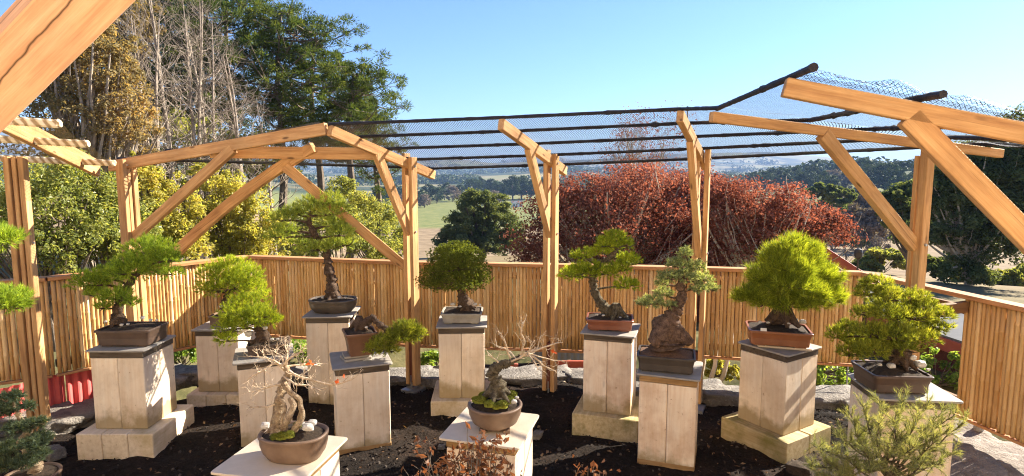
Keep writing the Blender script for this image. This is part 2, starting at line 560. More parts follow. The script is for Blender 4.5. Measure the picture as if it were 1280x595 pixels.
M['gum'] = G('right_tree_leaf', [(0, (.045, .07, .030)), (.5, (.095, .125, .052)), (1, (.20, .225, .10))], 0.45, patch=.6, patch_amt=.5)
M['red'] = G('copper_leaf', [(0, (.115, .048, .036)), (.4, (.225, .092, .064)), (.75, (.34, .165, .11)), (1, (.54, .38, .28))], .45, patch=.9, patch_amt=.4, tint=(1.2, .75, .55))
M['hedge'] = G('glossy_shrub_leaf', [(0, (0.078, 0.111, 0.036)), (.5, (0.208, 0.240, 0.072)), (1, (0.520, 0.494, 0.169))], 0.55, .35, patch=.9, patch_amt=.45)
M['hedge_yellow'] = G('yellowing_shrub_leaf', [(0, (0.156, 0.180, 0.048)), (.5, (0.336, 0.324, 0.084)), (1, (0.624, 0.528, 0.156))], 0.6, .4, patch=.9, patch_amt=.5)
M['hedge_olive'] = G('olive_scrub_leaf', [(0, (0.117, 0.147, 0.049)), (.5, (0.254, 0.274, 0.087)), (1, (0.489, 0.450, 0.156))], 0.55, .5, patch=.8, patch_amt=.5)
M['autumn'] = G('autumn_leaf', [(0, (.12, .11, .05)), (.5, (.25, .215, .105)), (.8, (.42, .33, .16)), (1, (.55, .38, .15))], 0.55, patch=.6, patch_amt=.5, tint=(1.3, 1.0, .5))
M['talpine'] = G('forest_pine_needle', [(0, (.022, .042, .012)), (.5, (.055, .085, .022)), (1, (.17, .18, .05))], 0.45, patch=.5, patch_amt=.5)
M['brownleaf'] = G('brown_dead_leaf', [(0, (.07, .035, .02)), (.5, (.18, .085, .04)), (.85, (.34, .17, .08)), (1, (.50, .24, .10))], .35, .4, patch=8, patch_amt=.3, tint=(1.4, .8, .4))
M['pine_long'] = G('long_needle', [(0, (0.050, 0.075, 0.009)), (.5, (0.230, 0.297, 0.027)), (1, (0.690, 0.742, 0.085))], 0.4, patch=9, patch_amt=.35)
M['wispy'] = G('pale_loose_needle', [(0, (.10, .13, .055)), (.5, (.23, .25, .11)), (1, (.46, .43, .19))], .45, patch=6, patch_amt=.4)
M['redleaf'] = G('last_red_leaf', [(0, (.45, .06, .02)), (1, (.6, .14, .04))], .4)
M['greenleaf'] = G('groundcover_leaf', [(0, (0.078, 0.140, 0.031)), (.5, (0.187, 0.296, 0.055)), (1, (0.468, 0.530, 0.140))], 0.5, .35, patch=2, patch_amt=.4)
M['farleaf'] = G('far_tree_leaf', [(0, (.022, .042, .016)), (.5, (.045, .072, .026)), (1, (.10, .115, .045))], .15, patch=.05, patch_amt=.5)
M['farbare'] = G('far_bare_crown', [(0, (.13, .10, .08)), (.5, (.20, .16, .13)), (1, (.28, .23, .18))], .15, patch=.05, patch_amt=.5)
M['litter'] = G('leaf_litter', [(0, (.06, .03, .015)), (.5, (.16, .085, .04)), (1, (.34, .22, .11))], .1, patch=3, patch_amt=.3)
M['mulch'] = G('bark_mulch', [(0, (.008, .006, .005)), (.7, (.03, .022, .016)), (1, (.09, .06, .04))], 0.0, .9, patch=3, patch_amt=.4)


def bamboo_mat():
    m, nt, b, out = newmat('bamboo_cane')
    ge = N(nt, 'ShaderNodeNewGeometry')
    tc = N(nt, 'ShaderNodeTexCoord')
    r = ramp(nt, [(0, (.46, .25, .09)), (.4, (.60, .36, .14)), (.75, (.68, .44, .19)), (1, (.76, .54, .28))])
    nt.links.new(ge.outputs['Random Per Island'], r.inputs['Fac'])
    mp = N(nt, 'ShaderNodeMapping')
    mp.inputs['Scale'].default_value = (40, 40, 2.5)
    nt.links.new(tc.outputs['Object'], mp.inputs['Vector'])
    n = noise_node(nt, mp.outputs[0], 1.2, 5, 0.65)
    r2 = ramp(nt, [(.3, (.72, .66, .58)), (.55, (1, 1, 1))])
    nt.links.new(n.outputs['Fac'], r2.inputs['Fac'])
    c = mixc(nt, .8, r.outputs[0], r2.outputs[0], 'MULTIPLY')
    nt.links.new(c, b.inputs['Base Color'])
    b.inputs['Roughness'].default_value = .42
    b.inputs['Specular IOR Level'].default_value = .4
    return m


M['bamboo'] = bamboo_mat()


def net_mat(name, colr, cell=0.020, strand=0.14):
    m, nt, b, out = newmat(name)
    uv = N(nt, 'ShaderNodeUVMap')
    sx = N(nt, 'ShaderNodeSeparateXYZ')
    nt.links.new(uv.outputs[0], sx.inputs[0])
    fac = None
    for op in ('ADD', 'SUBTRACT'):
        a = N(nt, 'ShaderNodeMath', operation=op)
        nt.links.new(sx.outputs[0], a.inputs[0])
        nt.links.new(sx.outputs[1], a.inputs[1])
        d = N(nt, 'ShaderNodeMath', operation='MULTIPLY')
        nt.links.new(a.outputs[0], d.inputs[0])
        d.inputs[1].default_value = 1 / cell
        f = N(nt, 'ShaderNodeMath', operation='FRACT')
        nt.links.new(d.outputs[0], f.inputs[0])
        l = N(nt, 'ShaderNodeMath', operation='LESS_THAN')
        nt.links.new(f.outputs[0], l.inputs[0])
        l.inputs[1].default_value = strand
        if fac is None:
            fac = l.outputs[0]
        else:
            mx = N(nt, 'ShaderNodeMath', operation='MAXIMUM')
            nt.links.new(fac, mx.inputs[0])
            nt.links.new(l.outputs[0], mx.inputs[1])
            fac = mx.outputs[0]
    b.inputs['Base Color'].default_value = (*colr, 1)
    b.inputs['Roughness'].default_value = .5
    tr = N(nt, 'ShaderNodeBsdfTransparent')
    ms = N(nt, 'ShaderNodeMixShader')
    nt.links.new(fac, ms.inputs[0])
    nt.links.new(tr.outputs[0], ms.inputs[1])
    nt.links.new(b.outputs[0], ms.inputs[2])
    nt.links.new(ms.outputs[0], out.inputs['Surface'])
    return m


M['net'] = net_mat('bird_net', (.10, .105, .115), cell=.021, strand=.27)
M['net_lit'] = net_mat('sunlit_bird_net', (.35, .28, .18), strand=.2)  # lit copy of the bird net, sunlight painted in as tan strands


def ground_mat():
    m, nt, b, out = newmat('terrain_ground')
    tc = N(nt, 'ShaderNodeTexCoord')
    P = tc.outputs['Object']
    ln = N(nt, 'ShaderNodeVectorMath', operation='LENGTH')
    nt.links.new(P, ln.inputs[0])
    n1 = noise_node(nt, P, .012, 4, .55)
    n2 = noise_node(nt, P, .35, 5, .65)
    # valley fields: straw paddock near, green pasture beyond
    gr = ramp(nt, [(.35, (.10, .12, .035)), (.65, (.17, .17, .06))])
    nt.links.new(n2.outputs['Fac'], gr.inputs['Fac'])
    br = ramp(nt, [(.35, (.15, .105, .06)), (.65, (.25, .185, .11))])
    nt.links.new(n2.outputs['Fac'], br.inputs['Fac'])
    mr = N(nt, 'ShaderNodeMapRange')
    mr.inputs['From Min'].default_value = 165
    mr.inputs['From Max'].default_value = 172
    nt.links.new(ln.outputs['Value'], mr.inputs['Value'])
    c = mixc(nt, mr.outputs[0], br.outputs[0], gr.outputs[0])
    # far hills: pasture and woodland
    n3 = noise_node(nt, P, .0042, 5, .6)
    hr = ramp(nt, [(.42, (.025, .042, .020)), (.47, (.06, .065, .03)), (.52, (.20, .17, .085)), (.62, (.15, .16, .06))])
    nt.links.new(n3.outputs['Fac'], hr.inputs['Fac'])
    mr2 = N(nt, 'ShaderNodeMapRange')
    mr2.inputs['From Min'].default_value = 340
    mr2.inputs['From Max'].default_value = 420
    nt.links.new(ln.outputs['Value'], mr2.inputs['Value'])
    c = mixc(nt, mr2.outputs[0], c, hr.outputs[0])
    # leaf-strewn bank round the garden
    nr = ramp(nt, [(.35, (.055, .058, .022)), (.65, (.17, .145, .065))])
    n4 = noise_node(nt, P, 2.5, 6, .7)
    nt.links.new(n4.outputs['Fac'], nr.inputs['Fac'])
    mr3 = N(nt, 'ShaderNodeMapRange')
    mr3.inputs['From Min'].default_value = 12
    mr3.inputs['From Max'].default_value = 40
    nt.links.new(ln.outputs['Value'], mr3.inputs['Value'])
    c = mixc(nt, mr3.outputs[0], nr.outputs[0], c)
    nt.links.new(c, b.inputs['Base Color'])
    b.inputs['Roughness'].default_value = .95
    b.inputs['Specular IOR Level'].default_value = .1
    bump(nt, b, n4.outputs['Fac'], .5, .05)
    return m


def soil_mat():
    m, nt, b, out = newmat('dark_garden_soil')
    tc = N(nt, 'ShaderNodeTexCoord')
    P = tc.outputs['Object']
    n1 = noise_node(nt, P, 1.1, 5, .6)
    n2 = noise_node(nt, P, 45, 6, .7)
    r = ramp(nt, [(.35, (.011, .008, .006)), (.52, (.025, .017, .012)), (.72, (.065, .036, .023))])
    nt.links.new(n1.outputs['Fac'], r.inputs['Fac'])
    r2 = ramp(nt, [(.35, (.35, .35, .35)), (.7, (1.4, 1.35, 1.3))])
    nt.links.new(n2.outputs['Fac'], r2.inputs['Fac'])
    c = mixc(nt, 1.0, r.outputs[0], r2.outputs[0], 'MULTIPLY')
    nt.links.new(c, b.inputs['Base Color'])
    b.inputs['Roughness'].default_value = .95
    b.inputs['Specular IOR Level'].default_value = .15
    bump(nt, b, n2.outputs['Fac'], 1.0, .03)
    return m


M['terrain'] = ground_mat()
M['soil'] = soil_mat()

# ------------------------------------------------------------------ ground
def polar(name, zf, r0, r1, nr, na, mat, rfun=None):
    m = MB()
    rr = np.concatenate([[0.0], np.geomspace(r0, r1, nr)])
    V = []
    for r in rr:
        for k in range(na):
            a = 2 * math.pi * k / na
            rk = r if rfun is None else r * rfun(a)
            x, y = rk * math.sin(a), 1.5 + rk * math.cos(a)
            V.append((x, y, zf(x, y)))
    n = len(rr)
    i = np.arange(n - 1)[:, None] * na
    j = np.arange(na)[None, :]
    k = (j + 1) % na
    q = np.stack([i + j, i + na + j, i + na + k, i + k], -1).reshape(-1, 4)[:, ::-1]
    m.add(V, q)
    o = m.build(name, mat, smooth_=True)
    tag(o, kind='structure')
    return o


def terrain_z(x, y):
    r = math.hypot(x, y - 1.5)
    return gz(x, y) - 0.45 * (1 - float(smooth((r - 5.6) / 1.5)))


polar('terrain', terrain_z, 0.8, 5000, 120, 260, M['terrain'])


def soil_z(x, y):
    z = 0.035 * nz(x * 1.3, y * 1.3) + 0.028 * nz(x * 5, y * 5) + .014 * nz(x * 13, y * 13)
    for mx, my, mh, mr in MOUNDS:
        z += mh * math.exp(-((x - mx) ** 2 + (y - my) ** 2) / mr ** 2) * (1 + .35 * nz(x * 9, y * 9))
    return z


MOUNDS = [(*on(1050, 535, 0)[:2], .12, .3), (*on(700, 490, 0)[:2], .05, .3)]
m = MB()
na = 280
rr = np.linspace(0, 1, 136)
V = []
for s in rr:
    for k in range(na):
        a = 2 * math.pi * k / na
        R_ = 4.75 + .75 * max(0, math.cos(a)) ** .7 - (.55 if math.sin(a) > 0 else 0) * abs(math.sin(a)) + .08 * math.sin(a * 7)
        x, y = s * R_ * math.sin(a), 1.2 + s * R_ * math.cos(a)
        V.append((x, y, soil_z(x, y)))
i = np.arange(135)[:, None] * na
j = np.arange(na)[None, :]
k = (j + 1) % na
m.add(V, np.stack([i + k, i + na + k, i + na + j, i + j], -1).reshape(-1, 4))
tag(m.build('garden_soil', M['soil'], smooth_=True), kind='structure')

# unseen raised terrace under the camera and wall behind, added for warm bounce light
M['paving'] = plain('sandstone_paving', (.66, .52, .36), (.78, .64, .47), .8, 3, .2, .005)
m = MB()
m.box((0, -5.6, -.2), (26, 13.2, 1.5))
tag(m.build('terrace', M['paving']), kind='structure')
t = thing('bounce_pavilion', 'unseen cream wall with door and two windows added behind the photographer for bounce light', 'bounce_pavilion', (0, -2.0, .55))
m = MB()
m.box((0, -.15, 2.4), (19, .3, 4.8))
M['render_wall'] = plain('cream_render', (.78, .63, .45), (.84, .70, .52), .85, 2, .1, .004)
m.build('wall', M['render_wall'], t)
m = MB()
m.box((0, -2.6, 4.88), (19.6, 5.4, .12))
m.build('roof', M['slate'], t)
for wx in (-6, 5.6):
    m = MB()
    m.box((wx, .012, 1.45), (1.5, .06, 1.3))
    w_ = m.build('window', M['window'], t)
m = MB()
m.box((0, .012, 1.05), (1.1, .07, 2.1))
m.build('door', M['timber_dark'], t)

# bark mulch and fallen leaves
m = MB()
n = 15000
a = rng.uniform(-1.2, 1.2, n)
r = np.sqrt(rng.uniform(.02, 1, n)) * 5.4
x, y = r * np.sin(a), 1.0 + r * np.cos(a)
z = np.array([soil_z(p, q) for p, q in zip(x, y)]) + .006
m.leaves(np.column_stack([x, y, z]), np.column_stack([rng.normal(0, .5, n), rng.normal(0, .5, n), np.ones(n)]), rng.uniform(.012, .045, n), .5)
tag(m.build('bark_mulch', M['mulch']), 'dark bark mulch strewn over the garden soil', 'mulch', kind='stuff')
m = MB()
n = 1300
a = rng.uniform(-1.0, 1.1, n)
r = np.sqrt(rng.uniform(.05, 1, n)) * 5.3
x, y = r * np.sin(a), 1.0 + r * np.cos(a)
z = np.array([soil_z(p, q) for p, q in zip(x, y)]) + .015
m.leaves(np.column_stack([x, y, z]), np.column_stack([rng.normal(0, .4, n), rng.normal(0, .4, n), np.ones(n)]), rng.uniform(.015, .05, n), .55)
tag(m.build('leaf_litter', M['litter']), 'fallen brown leaves scattered on the dark soil', 'leaves', kind='stuff')


m = MB()
for _ in range(700):
    a_, r_ = random.uniform(-.95, 1.1), math.sqrt(random.uniform(.06, 1)) * 5.2
    x_, y_ = r_ * math.sin(a_), 1.0 + r_ * math.cos(a_)
    g_ = random.uniform(.008, .026) * (1.6 if random.random() < .06 else 1)
    m.box((x_, y_, soil_z(x_, y_) + g_ * .25), (g_, g_ * random.uniform(.6, 1), g_ * .7), random.random() * 3, .6)
tag(m.build('gravel', M['edging_grit']), 'scattered grit and pebbles on the dark soil', 'gravel', kind='stuff')


def rock_mesh(sx, sy, sz, seed, rnd=.2):
    import bmesh
    bm = bmesh.new()
    bmesh.ops.create_cube(bm, size=2)
    bmesh.ops.subdivide_edges(bm, edges=bm.edges[:], cuts=9, use_grid_fill=True)
    for v in bm.verts:
        p = v.co.copy()
        l = p.normalized()
        p = p * (1.04 - rnd) + l * rnd * 1.15
        d = 1 + .22 * noise.noise(p * .9 + Vector((seed, 0, 0))) + .12 * noise.noise(p * 2.7 + Vector((0, seed, 0))) + .07 * noise.noise(p * 6.1 + Vector((0, 0, seed)))
        p = p * d
        v.co = Vector((p.x * sx, p.y * sy, p.z * sz))
    me = bpy.data.meshes.new('rock')
    bm.to_mesh(me)
    bm.free()
    for p in me.polygons:
        p.use_smooth = True
    return me


def rock(name, loc, s, rot, mat, label, group, seed):
    me = rock_mesh(s[0] / 2, s[1] / 2, s[2] / 2, seed)
    me.materials.append(mat)
    o = bpy.data.objects.new(name, me)
    col.objects.link(o)
    o.location = loc
    o.rotation_euler = (random.uniform(-.06, .06), random.uniform(-.06, .06), rot)
    return tag(o, label, 'stone', group)


# ------------------------------------------------------------------ bamboo fence
ZR = 1.23


def fence(p0, p1, z_bot, label, rail_w=.12, first=0.0, rails=True):
    """p0,p1: 3D ends of the top rail's underside; canes hang below it"""
    p0, p1 = np.array(p0), np.array(p1)
    t = thing('bamboo_fence', label, 'fence', tuple((p0 * .5 + p1 * .5)[:2]) + (z_bot,), group='bamboo fence panels round the garden')
    org = np.array(t.location)
    L = np.linalg.norm((p1 - p0)[:2])
    dirv = (p1 - p0) / L
    nrm = np.array([dirv[1], -dirv[0], 0])     # towards the garden
    m = MB()
    s = first + .02
    while s < L - .01:
        r = random.uniform(.0150, .0212)
        s += r
        b = p0 + dirv * s + nrm * random.uniform(-.004, .006)
        top, bot = b[2] - .002, z_bot + random.uniform(0, .012)
        lean = random.uniform(-.0025, .0025)
        zs = [bot]
        z = bot + random.uniform(.03, .3)
        while z < top - .04:
            zs += [z - .012, z - .003, z + .003, z + .012]
            z += random.uniform(.2, .34)
        zs.append(top)
        pts, rad = [], []
        for q, zz in enumerate(zs):
            f = (zz - bot) / (top - bot)
            node = q > 0 and q < len(zs) - 1 and (q % 4 in (2, 3))
            pts.append([b[0] + dirv[0] * lean * f, b[1] + dirv[1] * lean * f, zz])
            rad.append(r * (1.13 if node else .96))
        m.tube(pts, rad, 8, cap=True)
        s += r + (random.choice([-.0025, -.002, -.0015, -.001, 0, .0005, .002]))
    m.build('cane_screen', M['bamboo'], t, org, smooth_=True)
    up = np.array([0, 0, .018])
    beam('top_rail', p0 + up - nrm * .01 - dirv * .0, p1 + up - nrm * .01, rail_w, .034, M['rail'], t)
    back = -nrm * .045
    for zz in (p0[2] - .10, z_bot + .09):
        a = np.array([p0[0], p0[1], zz]) + back + dirv * .02
        c = np.array([p1[0], p1[1], zz + (p1[2] - p0[2] if zz > z_bot + .2 else 0)]) + back - dirv * .02
        beam('back_rail', a, c, .04, .07, M['timber_dark'], t)
    a, c = p0.copy(), p1.copy()
    a[2] = c[2] = z_bot - .012
    beam('bottom_strip', a + dirv * .01, c - dirv * .01, .05, .022, M['rail'], t)
    return t


corner = on(310, 323, ZR)
fl0, fl1 = on(-140, 366, ZR), on(58, 351, ZR)
fb1, fb2, fb3, fb4 = on(519, 331, ZR), on(690, 334, ZR), on(873, 338, ZR), on(1078, 344, ZR)
fr1 = on(1290, 391, ZR)
zb = .36
fence(fl0, fl1 - (fl1 - fl0) * .003, zb, 'bamboo fence panel left of the big left post, above red sheeting')
fence(fl1 + (corner - fl1) * .002, corner, zb, 'long sunlit bamboo fence panel between the left post and the corner')
fence(corner + (fb1 - corner) * .012, fb1, zb, 'bamboo fence panel from the corner to the post behind the cascading pine')
fence(fb1 + (fb2 - fb1) * .004, fb2, zb, 'bamboo fence panel behind the dome shaped conifer')
fence(fb2 + (fb3 - fb2) * .004, fb3, zb, 'bamboo fence panel behind the pine with the leaning trunk')
fence(fb3 + (fb4 - fb3) * .004, fb4, zb, 'bamboo fence panel behind the cone shaped long needled pine')
fe = fb4 + (fr1 - fb4) * 1.12
d_ = np.linalg.norm((on(1205, 372, ZR) - fb4)[:2])
t = fence(fb4 + (fe - fb4) * .02, fe, .30, 'bamboo fence panel at the right edge beside the pale rocks', first=d_ - .03)
# short link rail from the right post to the panel
p_link = on(1205, 376, 1.19)

# ------------------------------------------------------------------ pergola
post_xy = {
    'A': on(50, 540, 0), 'B': np.array([*at(166, 330, 5.55)[:2], 0]), 'C': on(517, 487, 0), 'D': on(687, 495, 0),
    'E': np.array([*at(874, 330, 5.35)[:2], 0]), 'F': np.array([*at(1146, 300, 4.3)[:2], 0]),
}
RA = {}                                        # rafters: inner (high) end, outer (low) end
RA['A'] = (at(-60, 118, 3.7), at(122, 211, 5.55))
RA['B'] = (at(408, 161, 5.02), at(138, 208, 5.66))
RA['C'] = (at(412, 163, 5.0), at(542, 219, 6.15))
RA['D'] = (at(626, 155, 4.75), at(706, 214, 5.95))
RA['E'] = (at(850, 145, 4.45), at(882, 207, 5.6))
RA['F'] = (at(889, 146, 3.75), at(1251, 192, 4.5))
_g0 = at(980, 109, 2.5)
_gd = np.array([.86, -.2, -.205])
RA['G'] = (_g0, _g0 + _gd * 1.75)
post_xy['G'] = np.array([*(_g0 + _gd * 1.42)[:2], 0])


def lerp(a, b, t):
    return np.asarray(a) * (1 - t) + np.asarray(b) * t


def frame(key, label, rw, rh, brace_t, brace_z, planks, brace=True, brace_w=.055, brace_h=.085, base=True):
    """planks: list of (offset along rafter-normal, width across, depth along rafter, z0, ztop offset)"""
    inn, out = RA[key]
    p = post_xy[key]
    t = thing('pergola_frame', label, 'pergola frame', tuple(p), group='timber pergola frames round the garden')
    rd = (out - inn) / np.linalg.norm(out - inn)
    hd = np.array([rd[0], rd[1], 0])
    hd /= np.linalg.norm(hd)
    nd = np.array([-hd[1], hd[0], 0])
    s = np.dot((p - inn)[:2], hd[:2]) / np.dot((out - inn)[:2], hd[:2])
    zr = lerp(inn, out, s)[2]
    beam('rafter', inn, out, rw, rh, M['timber'], t)
    for off, w, dep, z0, dz in planks:
        b = p + nd * off
        o = beam('post', (b[0], b[1], z0), (b[0], b[1], zr + dz), w, dep, M['timber'], t, up=tuple(hd))
    if brace:
        bt = lerp(inn, out, brace_t) - np.array([0, 0, rh * .3])
        bb = np.array([p[0], p[1], brace_z]) - hd * .02
        beam('brace', bt, bb, brace_w, brace_h, M['timber'], t, up=(0, 0, 1))
    if base:
        m = MB()
        m.box((p[0], p[1], .05), (.012, .075, .22), math.atan2(hd[1], hd[0]) + math.pi / 2)
        m.box((p[0], p[1], -.01), (.18, .18, .05), math.atan2(hd[1], hd[0]))
        m.build('post_base', M['steel'], t, np.array(t.location))
        beam('spacer_block', (p[0], p[1], .09), (p[0], p[1], .55), .042, .07, M['wallred'], t, up=tuple(hd))
    # bolt heads where brace, rafter and post meet
    m = MB()
    for off, w, dep, z0, dz in planks[:1]:
        side = -1 if np.dot(nd, -np.append(p[:2], 0)) < 0 else 1
        for zz in (zr - .02, brace_z + .02):
            c = p + nd * (off + side * (w / 2 + .002)) + np.array([0, 0, zz])
            m.tube([c, c + nd * side * .010], [.011, .010], 8)
        m.build('bolt', M['steel'], t, np.array(t.location))
    return t


dbl = [(-.043, .042, .088, .06, .07), (.043, .042, .088, .06, .11)]
frame('A', 'big pergola frame of paired posts at the left edge behind the juniper', .045, .15, .4, 1.6,
      [(-.052, .040, .08, .0, -.06), (0, .032, .06, .0, -.06), (.052, .040, .07, .0, -.06)], brace=False, base=False)
_pa = post_xy['A']
frame('B', 'pergola frame at the back left with a long low beam rising to the peak', .055, .10, .40, 1.58,
      [(-.05, .05, .10, .05, .03), (.0, .036, .07, .05, -.06), (.05, .042, .09, .05, .03)])
frame('C', 'pergola frame whose double post stands by the cascading pine', .052, .09, .40, 1.6, dbl)
frame('D', 'slim pergola frame whose double post stands behind the bare mossy bonsai', .052, .09, .38, 1.6, dbl)
frame('E', 'pergola frame seen almost end on before the copper leaved tree', .052, .09, .36, 1.45, dbl)
frame('F', 'pergola frame with thick post beside the spreading yellow pine at right', .05, .064, .34, 1.66,
      [(-.034, .062, .07, -.02, .05), (.03, .032, .055, -.02, -.08)], brace_w=.06, brace_h=.088, base=False)
frame('G', 'nearest pergola frame, its big netted rafter leaving the right edge', .055, .076, .30, 1.6,
      [(-.045, .08, .10, -.02, .05), (.04, .04, .08, -.02, .0)], brace_w=.055, brace_h=.085, base=False)

# extra timbers at the left corner: tie beam, curved brace and straight brace
tb0, tb1 = lerp(*RA['B'], .52) + np.array([0, .06, -.02]), lerp(*RA['C'], .42) + np.array([0, .05, -.02])
t = thing('corner_truss', 'crossed corner braces under the pergola peak, one of them bowed', 'timber brace', tuple(at(392, 185, 5.45)))
beam('tie_beam', tb0, tb1, .05, .11, M['timber'], t)
beam('curved_brace', at(222, 314, 6.0), at(392, 184, 5.45), .06, .10, M['timber'], t, up=(0, 0, 1), bend=.06, segs=12)
beam('straight_brace', at(356, 208, 5.5), at(506, 333, 5.95), .055, .095, M['timber'], t)

# link rail at the right post
t = thing('link_rail', 'short weathered rail joining the thick right post to the bamboo panel', 'rail', tuple(p_link))
beam('rail_board', np.array([*post_xy['F'][:2], 1.16]) + np.array([.07, .03, 0]), p_link + np.array([.10, -.05, -.02]), .045, .085, M['timber_dark'], t)

# foreground brace at the top left: a nearer frame of the same pergola
t = thing('near_pergola_brace', 'huge close diagonal timber cutting across the top left corner', 'timber brace', tuple(at(-60, 240, 1.5)))
pa, pb = at(-215, 320, 1.62), at(305, -215, 1.22)
view = at(90, 60, 1.4) - np.array([0, 0, CAMZ])
beam('brace_timber', pa, pb, .135, .066, M['timber_front'], t, up=tuple(-view / np.linalg.norm(view)), roll=R(24))

# battens and netting --------------------------------------------------
rises = np.array([0, 0, .060])


def batten(pts, r, mat, parent, fuzz=.22):
    P = []
    pts = [np.asarray(p) for p in pts]
    for a, b in zip(pts[:-1], pts[1:]):
        nseg = max(2, int(np.linalg.norm(b - a) / .035))
        for i in range(nseg):
            P.append(lerp(a, b, i / nseg))
    P.append(pts[-1])
    P = np.array(P)
    rad = r * (1 + fuzz * (rng.random(len(P)) - .3))
    P[:, 2] += rng.normal(0, r * .03, len(P))
    for _ in range(int(len(P) / 14)):      # knots of bunched net
        k = random.randrange(len(P))
        rad[k] *= 1.3
    m = MB()
    m.tube(P, rad, 8)
    return m.build('batten', mat, parent, np.array(parent.location), smooth_=False)


def net_patch(grid, parent, mat, name='netting'):
    """grid: (n,m,3) points -> sheet with a UV in metres"""
    n, mm = grid.shape[:2]
    m = MB()
    i = np.arange(n - 1)[:, None] * mm
    j = np.arange(mm - 1)[None, :]
    q = np.stack([i + j, i + j + 1, i + mm + j + 1, i + mm + j], -1).reshape(-1, 4)
    m.add(grid.reshape(-1, 3), q)
    o = m.build(name, mat, parent, np.array(parent.location))
    du = np.concatenate([[0], np.cumsum(np.linalg.norm(np.diff(grid[:, mm // 2], axis=0), axis=1))])
    dv = np.concatenate([[0], np.cumsum(np.linalg.norm(np.diff(grid[n // 2], axis=0), axis=1))])
    uvv = np.stack(np.meshgrid(du, dv, indexing='ij'), -1).reshape(-1, 2)
    me = o.data
    ul = me.uv_layers.new(name='UVMap')
    li = np.zeros(len(me.loops), np.int32)
    me.loops.foreach_get('vertex_index', li)
    ul.data.foreach_set('uv', uvv[li].astype(np.float32).ravel())
    return o


def bay(k0, k1, label, ext0=0.0, ext1=0.0, fr=(0.02, .25, .5, .75, .98), r=.0132, net=True):
    i0, o0 = RA[k0]
    i1, o1 = RA[k1]
    t = thing('net_roof', label, 'net roof', tuple(lerp(i0, i1, .5)), group='netted roof bays of the pergola')
    for f in fr:
        f, f1 = f if isinstance(f, tuple) else (f, f)
        a, b = lerp(i0, o0, f) + rises, lerp(i1, o1, f1) + rises
        d = (b - a) / np.linalg.norm(b - a)
        batten([a - d * ext0, b + d * ext1], r, M['black'], t)
    if net:
        n, mm = 40, 33
        g = np.zeros((n, mm, 3))
        for i in range(n):
            for j in range(mm):
                u, v = i / (n - 1), .03 + .94 * j / (mm - 1)
                p = lerp(lerp(i0, i1, u), lerp(o0, o1, u), v) + rises + np.array([0, 0, .006])
                p[2] += -.03 * abs(math.sin(4 * math.pi * v)) * math.sin(math.pi * u) + .012 * nz(u * 9, v * 9, 3)
                g[i, j] = p
        net_patch(g, t, M['net'])
    return t


bay('B', 'C', 'net roof bay at the left corner behind the peak beam', fr=(.72, .96))
bay('C', 'D', 'net roof bay between the peak and the slim middle frame', .03, .0)
bay('D', 'E', 'net roof bay in front of the tall copper twigs', .0, .0)
bay('E', 'F', 'narrow net roof bay folding round the right corner', .0, .02, fr=((.02, .02), (.25, .3), (.5, .52), (.75, .74), (.98, .95)))
t = bay('F', 'G', 'nearest net roof bay with batten ends over the big rafter', .03, .17, fr=((.02, .03), (.3, .33), (.52, .62), (.74, .85), (.95, .99)), r=.0145)
# loose folds of net bunched along the nearest rafter
i1, o1 = RA['G']
rd = (o1 - i1) / np.linalg.norm(o1 - i1)
sd = np.cross(rd, [0, 0, 1.0])
sd /= np.linalg.norm(sd)
g = np.zeros((70, 10, 3))
for i in range(70):
    u = i / 69
    hgt = .010 + .042 * abs(math.sin(u * 17 + .6)) * (.45 + .8 * abs(nz(u * 6, 2.2)))
    for j in range(10):
        v = j / 9
        p = lerp(i1, o1, .035 + u * .95) + np.array([0, 0, .062])
        p = p + sd * (-.07 + .17 * v)
        p[2] += hgt * math.sin(math.pi * min(1, v * 1.15)) + .012 * nz(u * 30, v * 6)
        g[i, j] = p
net_patch(g, t, net_mat('bunched_net', (.015, .015, .018), cell=.021, strand=.13))

# sunlit, net-wrapped battens at the left edge
t = thing('net_roof', 'sunlit net roof bay with pale wrapped battens at the left edge', 'net roof', tuple(at(40, 175, 5.0)), group='netted roof bays of the pergola')
ends = []
for (y0, y1, x1, d) in ((147, 155, 76, 3.95), (172, 180, 111, 4.55), (198, 204, 144, 5.25)):
    a, b = at(-190, y0 - 9, d - .1), at(x1, y1, d)
    ends.append((a, b))
    beam('batten', a, b, .05, .056, M['wrap'], t, ch=.012)
g = np.zeros((40, 20, 3))
for i in range(40):
    for j in range(20):
        u, v = i / 39, j / 19
        if v < .5:
            p = lerp(lerp(*ends[0], u), lerp(*ends[1], u), v * 2)
        else:
            p = lerp(lerp(*ends[1], u), lerp(*ends[2], u), v * 2 - 1)
        p = p.copy()
        p[2] += .02 - .04 * abs(math.sin(2 * math.pi * v))
        g[i, j] = p
net_patch(g, t, M['net_lit'])
# two thin wires near the frame seen end on
m = MB()
m.tube([at(859, 133, 4.5), at(860, 186, 5.2)], .004, 5)
tag(m.build('support_wire', M['black']), 'thin black wire hanging beside the end on rafter', 'wire')

# ------------------------------------------------------------------ pedestals
PED = {}


